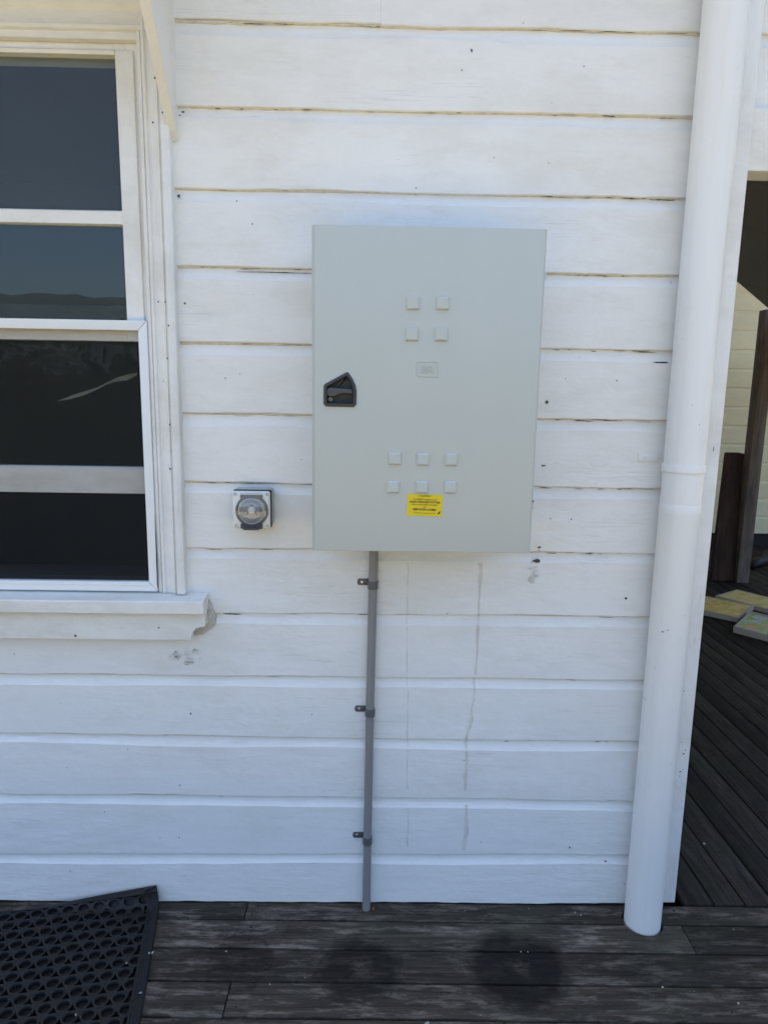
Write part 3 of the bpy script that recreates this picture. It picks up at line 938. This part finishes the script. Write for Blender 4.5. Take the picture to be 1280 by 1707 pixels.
# ------------------------------------------------------------------ downpipe
dp = tag(empty('downpipe', (.836, -.066, 0)), 'round white painted downpipe running down beside the corner board', 'downpipe')
def at_pipe(b, name, m='pvc'):
    return b.build(name, m, dp, True, auto=35)
b = MB(); b.lathe([(.0528, -.30), (.0528, 1.262), (.0531, 1.2635), (.0531, 1.289), (.0527, 1.2900), (.0524, 1.2904), (.0524, 3.2)], 56); at_pipe(b, 'pipe')
b = MB(); b.lathe([(.0533, 1.3770), (.0549, 1.3772), (.0552, 1.3780), (.0552, 1.3988), (.0549, 1.3998), (.0533, 1.4000), (.0533, 1.3770)], 56); strap = b.build('strap', 'pvc', dp, True, auto=20)
b = MB(); b.box(-.1010, -.0430, .0615, .0655, 1.3965, 1.4205, .0012)
o = b.build('strap_ear', 'pvc', dp, True, auto=35)
b = MB(); b.lathe([(0, .0035), (.004, .003), (.0055, .001), (.0055, 0)], 12, Matrix.Translation((-.084, .0615, 1.4085)) @ Matrix.Rotation(R(90), 4, 'X')); b.build('screw', 'pvc', dp, True)

# ------------------------------------------------------------------ cabinet
CX0, CX1, CZ0, CZ1, CY = -.1515, .3980, 1.1815, 1.9570, -.230
cab = tag(empty('electrical_cabinet', (.122, 0, CZ0)), 'light grey steel electrical cabinet with yellow label mounted on the weatherboards', 'cabinet')
off = Vector((-.122, 0, -CZ0))
def cb(b, name, m, parent=None, **kw):
    bmesh.ops.translate(b.bm, vec=off, verts=b.bm.verts)
    return b.build(name, m, parent or cab, **kw)
b = MB(); b.box(CX0 + .012, CX1 - .012, -.2045, -.0015, CZ0 + .010, CZ1 - .010, .002); cb(b, 'body', 'cab', smooth=True, auto=35)
# door: outer pan with chamfered sides and a hole for the latch
latch = [(-.1215, 1.546), (-.1165, 1.541), (-.0505, 1.5405), (-.0450, 1.546), (-.0448, 1.578), (-.0475, 1.592), (-.0545, 1.606), (-.0640, 1.6195), (-.0675, 1.6205), (-.1185, 1.5925), (-.1215, 1.588)]
b = MB()
cham, dep = .0080, .0150
O1 = [(CX0 + cham, CZ0 + .0025), (CX1 - cham, CZ0 + .0025), (CX1 - cham, CZ1 - .0025), (CX0 + cham, CZ1 - .0025)]
vo_ = [b.bm.verts.new((x, CY, z)) for x, z in O1]
vl = [b.bm.verts.new((x, CY, z)) for x, z in latch]
ed = [b.bm.edges.new((vo_[i], vo_[(i + 1) % 4])) for i in range(4)] + [b.bm.edges.new((vl[i], vl[(i + 1) % len(vl)])) for i in range(len(vl))]
bmesh.ops.triangle_fill(b.bm, use_beauty=True, use_dissolve=False, edges=ed, normal=(0, -1, 0))
O2 = [(CX0, CZ0), (CX1, CZ0), (CX1, CZ1), (CX0, CZ1)]
v2 = [b.bm.verts.new((x, CY + dep, z)) for x, z in O2]
v3 = [b.bm.verts.new((x, CY + .026, z)) for x, z in O2]
vl2 = [b.bm.verts.new((x, CY + .0255, z)) for x, z in latch]
for i in range(4):
    j = (i + 1) % 4
    b.bm.faces.new((vo_[i], vo_[j], v2[j], v2[i])); b.bm.faces.new((v2[i], v2[j], v3[j], v3[i]))
for i in range(len(vl)):
    j = (i + 1) % len(vl); b.bm.faces.new((vl[i], vl[j], vl2[j], vl2[i]))
b.bm.faces.new(v3[::-1])
bmesh.ops.recalc_face_normals(b.bm, faces=b.bm.faces)
es = [e for e in b.bm.edges if all(v in v2 or v in vo_ for v in e.verts) and not (all(v in vo_ for v in e.verts) and not e.is_boundary and len(e.link_faces) == 2 and all(abs(f.normal.y) > .99 for f in e.link_faces))]
bmesh.ops.bevel(b.bm, geom=es, offset=.0022, segments=2, profile=.6, affect='EDGES', clamp_overlap=True)
door = cb(b, 'door', 'cab')
me = door.data
for p_ in me.polygons: p_.use_smooth = True
me.set_sharp_from_angle(angle=R(18))
# hinge pins at the right edge
b = MB(); b.tube([(CX1 - .001, CY + .016, 1.295), (CX1 - .001, CY + .016, 1.312)], .0042, 10); cb(b, 'hinge_pin', 'cab')
b = MB(); b.tube([(CX1 - .001, CY + .016, 1.845), (CX1 - .001, CY + .016, 1.862)], .0042, 10); cb(b, 'hinge_pin', 'cab')
b = MB(); b.box(CX1 - .004, CX1 + .0018, CY + .012, CY + .022, 1.3125, 1.3155); cb(b, 'hinge_gap', 'void')
# latch
def inset(poly, d):
    n = len(poly); res = []
    area = sum(poly[i][0] * poly[(i + 1) % n][1] - poly[(i + 1) % n][0] * poly[i][1] for i in range(n))
    sg = 1 if area > 0 else -1
    for i in range(n):
        p0, p1, p2 = Vector(poly[i - 1]), Vector(poly[i]), Vector(poly[(i + 1) % n])
        d1 = (p1 - p0).normalized(); d2 = (p2 - p1).normalized()
        n1 = Vector((-d1.y, d1.x)) * sg; n2 = Vector((-d2.y, d2.x)) * sg
        m = (n1 + n2).normalized(); k = d / max(.4, m.dot(n1))
        res.append(tuple(p1 + m * k))
    return res
b = MB()
loops = [(inset(latch, -.0012), CY - .0004), (inset(latch, -.0006), CY - .0030), (inset(latch, .0012), CY - .0040), (inset(latch, .0058), CY - .0036), (inset(latch, .0072), CY - .0020), (inset(latch, .0080), CY + .021)]
prev = None
for poly, y in loops:
    cur = [b.bm.verts.new((x, y, z)) for x, z in poly]
    if prev:
        for i in range(len(cur)):
            j = (i + 1) % len(cur); b.bm.faces.new((prev[i], prev[j], cur[j], cur[i]))
    prev = cur
b.bm.faces.new(prev)
bmesh.ops.recalc_face_normals(b.bm, faces=b.bm.faces)
lat = cb(b, 'latch', 'black_plastic', smooth=True, auto=40)
b = MB()
hp_ = []
for i in range(13):
    a = R(60 + 215 * i / 12); hp_.append((-.1055 + .0108 * math.cos(a), 1.5745 + .0108 * math.sin(a)))
hp_ += [(-.092, 1.5665), (-.084, 1.5715), (-.070, 1.5725), (-.0545, 1.5715), (-.0545, 1.5815), (-.075, 1.5825), (-.095, 1.584)]
b.prism(hp_, 'y', CY + .010, CY + .0005, .0012)
cb(b, 'lever', 'lever', lat, smooth=True, auto=40)
b = MB(); b.lathe([(0, .0), (.0050, .0), (.0055, -.002), (.0055, -.012)], 16, Matrix.Translation((-.1065, CY + .008, 1.5570)) @ Matrix.Rotation(R(90), 4, 'X')); cb(b, 'key_barrel', 'barrel', lat, smooth=True, auto=30)
b = MB(); b.box(-.1072, -.1058, CY + .0072, CY + .0079, 1.553, 1.561); cb(b, 'key_slot', 'void', lat)
# blanking caps
caps = [(.0865, 1.7835), (.1565, 1.7845), (.086, 1.712), (.1555, 1.713), (.0515, 1.417), (.1195, 1.416), (.189, 1.4165), (.0485, 1.347), (.1195, 1.3475), (.189, 1.3485)]
for x, z in caps:
    b = MB()
    w, h_ = .0152, .0152
    pr = [(1.0, -.0002), (.985, .0028), (.80, .0056), (.76, .0058)]
    prev = None
    for s_, d in pr:
        cur = [b.bm.verts.new((x + sx * w * s_, CY - d, z + sz * h_ * s_)) for sx, sz in ((-1, -1), (1, -1), (1, 1), (-1, 1))]
        if prev:
            for i in range(4): b.bm.faces.new((prev[i], prev[(i + 1) % 4], cur[(i + 1) % 4], cur[i]))
        prev = cur
    b.bm.faces.new(prev)
    bmesh.ops.recalc_face_normals(b.bm, faces=b.bm.faces)
    cb(b, 'blanking_cap', 'cap')
# embossed maker's mark
b = MB()
lx0, lx1, lz0, lz1 = .0985, .1515, 1.613, 1.650
def rrect(x0, x1, z0, z1, r1, r2):
    pts = []
    for (cx, cz, r, a0_) in ((x1 - r2, z0 + r2, r2, -90), (x1 - r1, z1 - r1, r1, 0), (x0 + r2, z1 - r2, r2, 90), (x0 + r1, z0 + r1, r1, 180)):
        for i in range(5):
            a = R(a0_ + 90 * i / 4); pts.append((cx + r * math.cos(a), cz + r * math.sin(a)))
    return pts
oo = rrect(lx0, lx1, lz0, lz1, .008, .0015); ii = inset(oo, .0026)
va = [b.bm.verts.new((x, CY - .0002, z)) for x, z in oo]; vb = [b.bm.verts.new((x, CY - .0015, z)) for x, z in inset(oo, .0007)]
vc = [b.bm.verts.new((x, CY - .0015, z)) for x, z in inset(oo, .0021)]; vd = [b.bm.verts.new((x, CY - .0002, z)) for x, z in ii]
for A, B in ((va, vb), (vb, vc), (vc, vd)):
    for i in range(len(A)): b.bm.faces.new((A[i], A[(i + 1) % len(A)], B[(i + 1) % len(A)], B[i]))
bmesh.ops.recalc_face_normals(b.bm, faces=b.bm.faces)
mark = cb(b, 'embossed_mark', 'cab')
DG = None
def text(s_, x, z, size, m, parent, y, name='lettering', ext=.0001, bold=0.0, sx=1.0, tilt=0.0):
    cu = bpy.data.curves.new(name, 'FONT')
    cu.body = s_; cu.size = size; cu.align_x = 'CENTER'; cu.align_y = 'CENTER'; cu.extrude = ext; cu.offset = bold
    t_ = bpy.data.objects.new(name, cu); COL.objects.link(t_)
    bpy.context.view_layer.update()
    me = bpy.data.meshes.new_from_object(t_.evaluated_get(bpy.context.evaluated_depsgraph_get()))
    bpy.data.objects.remove(t_, do_unlink=True)
    o = bpy.data.objects.new(name, me); COL.objects.link(o)
    me.materials.clear(); me.materials.append(M[m])
    me.transform(Matrix.Translation((x, y, z)) @ Matrix.Rotation(tilt, 4, 'Y') @ Matrix.Rotation(R(90), 4, 'X') @ Matrix.Diagonal((sx, 1, 1, 1)))
    me.transform(Matrix.Translation(off))
    o.parent = parent
    return o
text('BR', .125, 1.6312, .0240, 'cab', mark, CY - .0006, ext=.0017, bold=.0003, sx=1.15)
# yellow warning label, slightly tilted
b = MB(); b.box(-.0437, .0437, -.00045, 0, -.0272, .0272)
bmesh.ops.transform(b.bm, matrix=Matrix.Translation((.1270, CY - .0003, 1.3020)) @ Matrix.Rotation(R(1.3), 4, 'Y'), verts=b.bm.verts)
lab = cb(b, 'warning_label', 'yellow')
for s_, dz, size, bo, sx in (('! CAUTION !', .0232, .0054, .00010, 1.0), ('For SAFETY reasons run all', .0145, .0058, .00006, .86), ('LEADS THROUGH BOTTOM', .0078, .0064, .00028, .93), ('Secure cords to plastic cord retainer', .0018, .0050, .00006, .86), ('and', -.0042, .0050, .00008, 1.0), ('KEEP DOOR CLOSED', -.0108, .0066, .00028, .92), ('This facility is for temporary use only', -.0193, .0037, .00003, .95)):
    text(s_, .1270 + dz * math.sin(R(1.3)), 1.3020 + dz, size, 'ink', lab, CY - .00095, bold=bo, sx=sx, tilt=R(1.3))
b = MB()
for k in range(3): blob(b, .1615 + k * .0016, 1.2815 + k * .0022, .0030 - k * .0006, .0014, y=CY - .00095, seed=k + 60, n=9)
cb(b, 'small_logo', 'ink', lab)

# ------------------------------------------------------------------ conduit
con = tag(empty('conduit', (-.001, -.0165, 0)), 'grey plastic conduit dropping from the cabinet to the deck', 'conduit')
b = MB()
path = [(-.0045, -.020, -.004), (-.0035, -.0165, .30), (-.001, -.0155, .70), (.002, -.0155, 1.0), (.0040, -.0165, 1.196)]
b.tube([Vector(q) - Vector((-.001, -.0165, 0)) for q in path], .0125, 24)
o = b.build('pipe', 'conduit', con, True, auto=40)
def cx_at(z):
    for a, b_ in zip(path, path[1:]):
        if a[2] <= z <= b_[2]:
            t = (z - a[2]) / (b_[2] - a[2]); return a[0] + (b_[0] - a[0]) * t, a[1] + (b_[1] - a[1]) * t
for z, dz in ((1.036, .0045), (.649, .004), (.2335, .0065)):
    x, y = cx_at(z)
    b = MB()
    T = Matrix.Translation((x + .001, y + .0165, z))
    b.lathe([(.0126, -.012), (.0146, -.0118), (.0148, -.0105), (.0148, .0105), (.0146, .0118), (.0126, .012)], 28, T)
    cl = b.build('saddle_clip', 'saddle', con, True, auto=35)
    b = MB()
    o_ = [(-.012, -.0095), (-.0385, -.0095)] + [(-.0405 + .0048 * math.cos(R(a)), dz * 0 + .0095 * math.sin(R(a))) for a in (-110, -140, -180, -220, -250)] + [(-.0385, .0095), (-.012, .0095)]
    b.prism([(p_[0] + x + .001, p_[1] + z + dz) for p_ in o_], 'y', .0125, .0155, .0008)
    b.build('clip_tab', 'saddle', cl, True, auto=35)
    b = MB(); b.lathe([(0, .0018), (.0030, .0016), (.0042, .0004), (.0042, 0)], 12, Matrix.Translation((x - .0305, .0125, z + dz)) @ Matrix.Rotation(R(90), 4, 'X')); b.build('screw', 'steel', cl, True, auto=40)

# ------------------------------------------------------------------ power outlet
SX, SZ = -.3292, 1.2560
out_ = tag(empty('power_outlet', (SX, 0, SZ)), 'weatherproof power outlet with clear round flap beside the window', 'power outlet')
b = MB(); b.box(-.0505, .0530, -.044, -.001, -.0495, .0540, .008, 3); b.build('back_box', 'socket_box', out_, True, auto=40)
b = MB(); b.box(-.0508, .0522, -.0485, -.0442, -.0510, .0528, .002); b.build('gasket', 'gasket', out_)
b = MB(); b.box(-.0520, .0495, -.0605, -.0488, -.0525, .0500, .0055, 3); fp = b.build('face_plate', 'socket', out_, True, auto=40)
FX = Matrix.Translation((.0005, -.0605, -.003)) @ Matrix.Rotation(R(90), 4, 'X')   # local z -> -y
b = MB(); b.lathe([(.0445, -.001), (.0445, .0035), (.0428, .0048), (.0400, .0048), (.0385, .003), (.0375, .0006)], 40, FX); b.build('well_rim', 'socket_ring', out_, True, auto=35)
b = MB(); b.lathe([(0, .0006), (.030, .0006), (.0377, .0010)], 40, FX); b.build('well', 'socket_in', out_, True, auto=35)
b = MB(); b.lathe([(.0215, .0008), (.0235, .0075), (.0225, .009), (.0205, .009), (.019, .004), (.0, .004)], 36, FX); b.build('socket_boss', 'socket_box', out_, True, auto=35)
b = MB(); b.lathe([(.0095, .004), (.0095, .0135), (.008, .015), (.0, .0155)], 24, FX @ Matrix.Translation((.001, .003, 0))); b.build('knob', 'flake_white', out_, True, auto=35)
for a in (90, 210, 330):
    b = MB(); b.box(-.0011, .0011, -.0052, -.0041, -.0045, .0045); o = b.build('pin_slot', 'gasket', out_)
    o.location = (.0005 + .0145 * math.cos(R(a)), -.0605 - .0, -.003 + .0145 * math.sin(R(a))); o.rotation_euler = (0, R(a), 0)
# clear hinged flap: disc with raised dome, square ears at hinge and latch
b = MB(); b.lathe([(.0400, .006), (.0400, .0095), (.0345, .0115), (.0325, .0175), (.026, .0205), (.0, .0215)], 40, FX); b.build('flap', 'flap', out_, True, auto=30)
b = MB(); b.lathe([(.0345, .0098), (.0352, .0128), (.0335, .0140), (.0322, .0128), (.0325, .0098)], 40, FX); b.build('flap_ring', 'cap', out_, True, auto=50)
b = MB(); b.box(-.0300, .0295, -.0665, -.0606, .0310, .0425, .0015); b.build('hinge_block', 'socket_ring', out_, True, auto=40)
b = MB(); b.tube([(-.0290, -.0675, .0425), (.0285, -.0675, .0425)], .0024, 10); b.build('hinge_pin', 'cap', out_, True, auto=40)
b = MB(); b.box(-.0295, .0295, -.0720, -.0606, -.0525, -.0375, .003); b.build('flap_tab', 'smoke', out_, True, auto=40)
b = MB(); b.box(-.0215, .0215, -.0765, -.0722, -.0545, -.0465, .002); b.build('tab_lip', 'smoke', out_, True, auto=40)
for x, z in ((-.044, .042), (.0415, .042), (-.044, -.0445), (.0415, -.0445)):
    b = MB(); b.lathe([(0, .0004), (.0026, .0004), (.0032, .0014), (.0042, .0014), (.0046, .0)], 14, Matrix.Translation((x, -.0605, z)) @ Matrix.Rotation(R(90), 4, 'X')); b.build('screw_cap', 'cap', out_, True, auto=40)

# ------------------------------------------------------------------ rubber mat
P_, HR = .0450, .0160
rows_n, cols_n = 30, 28
mat_root = tag(empty('rubber_mat', (-.66, .03, 0)), 'black rubber ring mat on the deck with its corner curled against the wall', 'mat')
MU = Vector((-.983, -.182)); MV = Vector((.182, -.983))        # along back edge (to the left), down the right edge
ORG = Vector((-.6500, .0330))
def bend(u, v, z):
    p = ORG + MU * u + MV * v
    y0, rad = -.066, .052
    x, y = p.x, p.y
    t = y - y0
    if t <= 0: return Vector((x, y, .001 + z))
    th = min(t / rad, R(80)); ex = t - th * rad
    yy = y0 + (rad - z) * math.sin(th) + ex * math.cos(th)
    zz = .001 + rad - (rad - z) * math.cos(th) + ex * math.sin(th)
    return Vector((x, yy, zz))
b = MB()
TH = .0165
for j in range(rows_n):
    for i in range(cols_n):
        cu_ = .040 + i * P_ + (P_ / 2 if j % 2 else 0); cv = .034 + j * P_ * .866
        if cv > 1.05: continue
        # corners of the hexagon (pointy towards v), type A corners pulled in for the small holes
        hx = []
        for k in range(12):
            a = R(30 * k)
            if k % 2:      # vertex directions 30, 90 ...
                rv = P_ / math.sqrt(3) * (.76 if (k // 2) % 2 == 0 and (ORG + MU * cu_ + MV * cv).y < -.06 else 1.0)
            else:
                rv = P_ / 2
            hx.append((cu_ + rv * math.cos(a), cv + rv * math.sin(a)))
        hol = [(cu_ + HR * math.cos(R(30 * k)), cv + HR * math.sin(R(30 * k))) for k in range(12)]
        hol2 = [(cu_ + (HR - .0012) * math.cos(R(30 * k)), cv + (HR - .0012) * math.sin(R(30 * k))) for k in range(12)]
        vo = [b.bm.verts.new(bend(x, y, TH - .0004)) for x, y in hx]
        vm_ = [b.bm.verts.new(bend(x, y, TH)) for x, y in hol]
        vi = [b.bm.verts.new(bend(x, y, TH - .0015)) for x, y in hol2]
        vbt = [b.bm.verts.new(bend(x, y, .003)) for x, y in hol]
        vob = [b.bm.verts.new(bend(x, y, .002)) for x, y in hx]
        for k in range(12):
            l = (k + 1) % 12
            if k == 0: b.bm.faces.new(vbt)
            b.bm.faces.new((vo[k], vo[l], vm_[l], vm_[k])); b.bm.faces.new((vm_[k], vm_[l], vi[l], vi[k])); b.bm.faces.new((vi[k], vi[l], vbt[l], vbt[k])); b.bm.faces.new((vo[l], vo[k], vob[k], vob[l]))
bmesh.ops.recalc_face_normals(b.bm, faces=b.bm.faces)
bmesh.ops.translate(b.bm, vec=(.66, -.03, 0), verts=b.bm.verts)
o = b.build('ring_web', 'rubber', mat_root, True, auto=50)
def border(path_fn, n, prof, name):
    b = MB(); prev = None
    for i in range(n + 1):
        cur = [b.bm.verts.new(path_fn(i / n, d, z)) for d, z in prof]
        if prev:
            for k in range(len(prof)): b.bm.faces.new((prev[k], prev[(k + 1) % len(prof)], cur[(k + 1) % len(prof)], cur[k]))
        else: b.bm.faces.new(cur)
        prev = cur
    b.bm.faces.new(prev[::-1])
    bmesh.ops.recalc_face_normals(b.bm, faces=b.bm.faces)
    bmesh.ops.translate(b.bm, vec=(.66, -.03, 0), verts=b.bm.verts)
    return b.build(name, 'rubber', mat_root, True, auto=40)
bp = [(0, 0), (.002, .0075), (.016, .0172), (.018, .0150), (.024, .0150), (.0265, .0180), (.031, .0180), (.0335, .012), (.035, 0)]
border(lambda t, d, z: bend(d, t * 1.08, z), 60, bp, 'border')
bp2 = [(0, 0), (.002, .0085), (.010, .0178), (.014, .0170), (.016, 0)]
border(lambda t, d, z: bend(t * 1.28, d, z), 60, bp2, 'border')
# small flecks lying on the mat and boards
fl = MB(); rr = random.Random(8)
def fleck(x, y, z, s_, b=None):
    b = b or fl
    a = rr.uniform(0, 6.28); n = 6
    vs_ = [b.bm.verts.new((x + s_ * (1 if k % 2 else .6) * math.cos(a + k * 1.05) * (1.5 if k in (0, 3) else .8), y + s_ * math.sin(a + k * 1.05), z + rr.uniform(.0005, .0025))) for k in range(n)]
    b.bm.faces.new(vs_)
for x, y, z, s_ in ((-.600, -.215, .0185, .0050), (-.609, -.216, .0185, .004), (-.590, -.345, .0185, .0040), (-.66, -.25, .0178, .003), (-.73, -.41, .0178, .0035), (.155, -.415, .0006, .006), (.64, -.035, .0006, .003), (.655, -.045, .0006, .004), (.98, -.355, .0006, .0035), (.30, -.03, .0006, .002), (.5, -.02, .0006, .002), (.44, -.187, .0006, .003), (.46, -.188, .0006, .003), (.80, -.305, .0006, .004), (1.10, -.10, .0006, .003), (-.26, -.30, .0006, .003), (-.40, -.19, .0006, .003), (1.20, .3, .0006, .006), (1.16, .42, .0006, .005)):
    fleck(x, y, z, s_)
for q in range(8):
    x = rr.uniform(-.55, 1.4); y = rr.uniform(-.43, -.02); fleck(x, y, .0006, rr.uniform(.0008, .002))
o = fl.build('paint_flecks', 'flake'); tag(o, 'pale paint flecks scattered over mat and deck boards', 'flecks', kind='stuff')
b = MB(); rr = random.Random(4)
b.prism([(.014, -.022), (.0185, -.020), (.0195, -.028), (.016, -.034)], 'z', .001, .006)
o = b.build('leaf_scrap', 'leafbit'); tag(o, 'tiny orange leaf scrap at the foot of the grey conduit', 'leaf')

# ------------------------------------------------------------------ things on the side veranda
b = MB(); b.box(-.052, .052, -.052, .052, 0, 2.28, .004, 2)
post = b.build('timber_post', 'post', None, True, auto=40, loc=(3.193, 3.852, 0))
tag(post, 'weathered brown square timber post standing on the side veranda', 'post')
b = MB()
b.prism([(-.105, 0), (.105, 0), (.068, 1.10), (.060, 1.112), (-.045, 1.112), (-.052, 1.10)], 'y', -.022, .022, .004)
pk = b.build('timber_plank', 'plank', None, True, auto=40, loc=(3.042, 3.86, 0.004))
pk.rotation_euler = (R(-3.2), 0, 0)
tag(pk, 'short dark red brown plank leaning beside the timber post', 'plank')
b = MB()
b.prism([(-.034, 0), (.034, 0), (.030, 1.10), (-.026, 1.108)], 'y', -.016, .016, .003)
pk = b.build('timber_plank', 'plank', None, True, auto=40, loc=(3.120, 3.925, 0.003)); pk.rotation_euler = (R(-2.0), R(1.2), 0)
tag(pk, 'narrow dark plank squeezed between the short plank and the post', 'plank')
b = MB()
b.tube([(3.52, 4.26, .035), (3.62, 4.36, .05), (3.74, 4.45, .042), (3.86, 4.60, .06), (4.02, 4.72, .05), (4.2, 4.84, .055)], [.028, .048, .040, .058, .048, .05], 9)
bd = b.build('dark_bundle', 'rubber', None, True); tag(bd, 'low black bundle lying on the deck behind the timber post', 'bundle')
def painting(name, P0, U, V, th, art, label, rim=0.0):
    P0 = Vector((*P0, 0)); U = Vector((*U, 0)); V = Vector((*V, 0))
    root = tag(empty(name, P0), label, 'painting', 'paintings laid on the deck')
    un, vn = U.normalized(), V.normalized()
    def pr(a0_, a1_, c0_, c1_, z0, z1, nm, m):
        b = MB()
        pts = [un * a + vn * c_ for a, c_ in ((a0_, c0_), (a1_, c0_), (a1_, c1_), (a0_, c1_))]
        b.prism([(p_.x, p_.y) for p_ in pts], 'z', z0, z1, .0015)
        return b.build(nm, m, root)
    lu, lv = U.length, V.length; w = .014
    pr(0, lu, 0, w, .001, th + rim, 'frame_bar', 'canvas_edge'); pr(0, lu, lv - w, lv, .001, th + rim, 'frame_bar', 'canvas_edge')
    pr(0, w, w + .0005, lv - w - .0005, .001, th + rim, 'frame_bar', 'canvas_edge'); pr(lu - w, lu, w + .0005, lv - w - .0005, .001, th + rim, 'frame_bar', 'canvas_edge')
    pr(w + .0004, lu - w - .0004, w + .0004, lv - w - .0004, .004, th - .002, 'canvas', art)
    return root
painting('painting', (2.595, 2.738), (.27, .29), (-.25, .235), .040, 'art_ochre', 'ochre painting in pale frame next to the white corner board')
painting('painting', (2.700, 3.290), (.27, .185), (.30, -.44), .036, 'art_ochre2', 'olive and ochre painting lying farthest back of three paintings')
painting('painting', (2.456, 2.536), (.30, .34), (.40, -.50), .040, 'art_mixed', 'pastel green painting with orange patch lying nearest on veranda', .006)
# made-up pale strip inside the window, drawn for the streak in the pane
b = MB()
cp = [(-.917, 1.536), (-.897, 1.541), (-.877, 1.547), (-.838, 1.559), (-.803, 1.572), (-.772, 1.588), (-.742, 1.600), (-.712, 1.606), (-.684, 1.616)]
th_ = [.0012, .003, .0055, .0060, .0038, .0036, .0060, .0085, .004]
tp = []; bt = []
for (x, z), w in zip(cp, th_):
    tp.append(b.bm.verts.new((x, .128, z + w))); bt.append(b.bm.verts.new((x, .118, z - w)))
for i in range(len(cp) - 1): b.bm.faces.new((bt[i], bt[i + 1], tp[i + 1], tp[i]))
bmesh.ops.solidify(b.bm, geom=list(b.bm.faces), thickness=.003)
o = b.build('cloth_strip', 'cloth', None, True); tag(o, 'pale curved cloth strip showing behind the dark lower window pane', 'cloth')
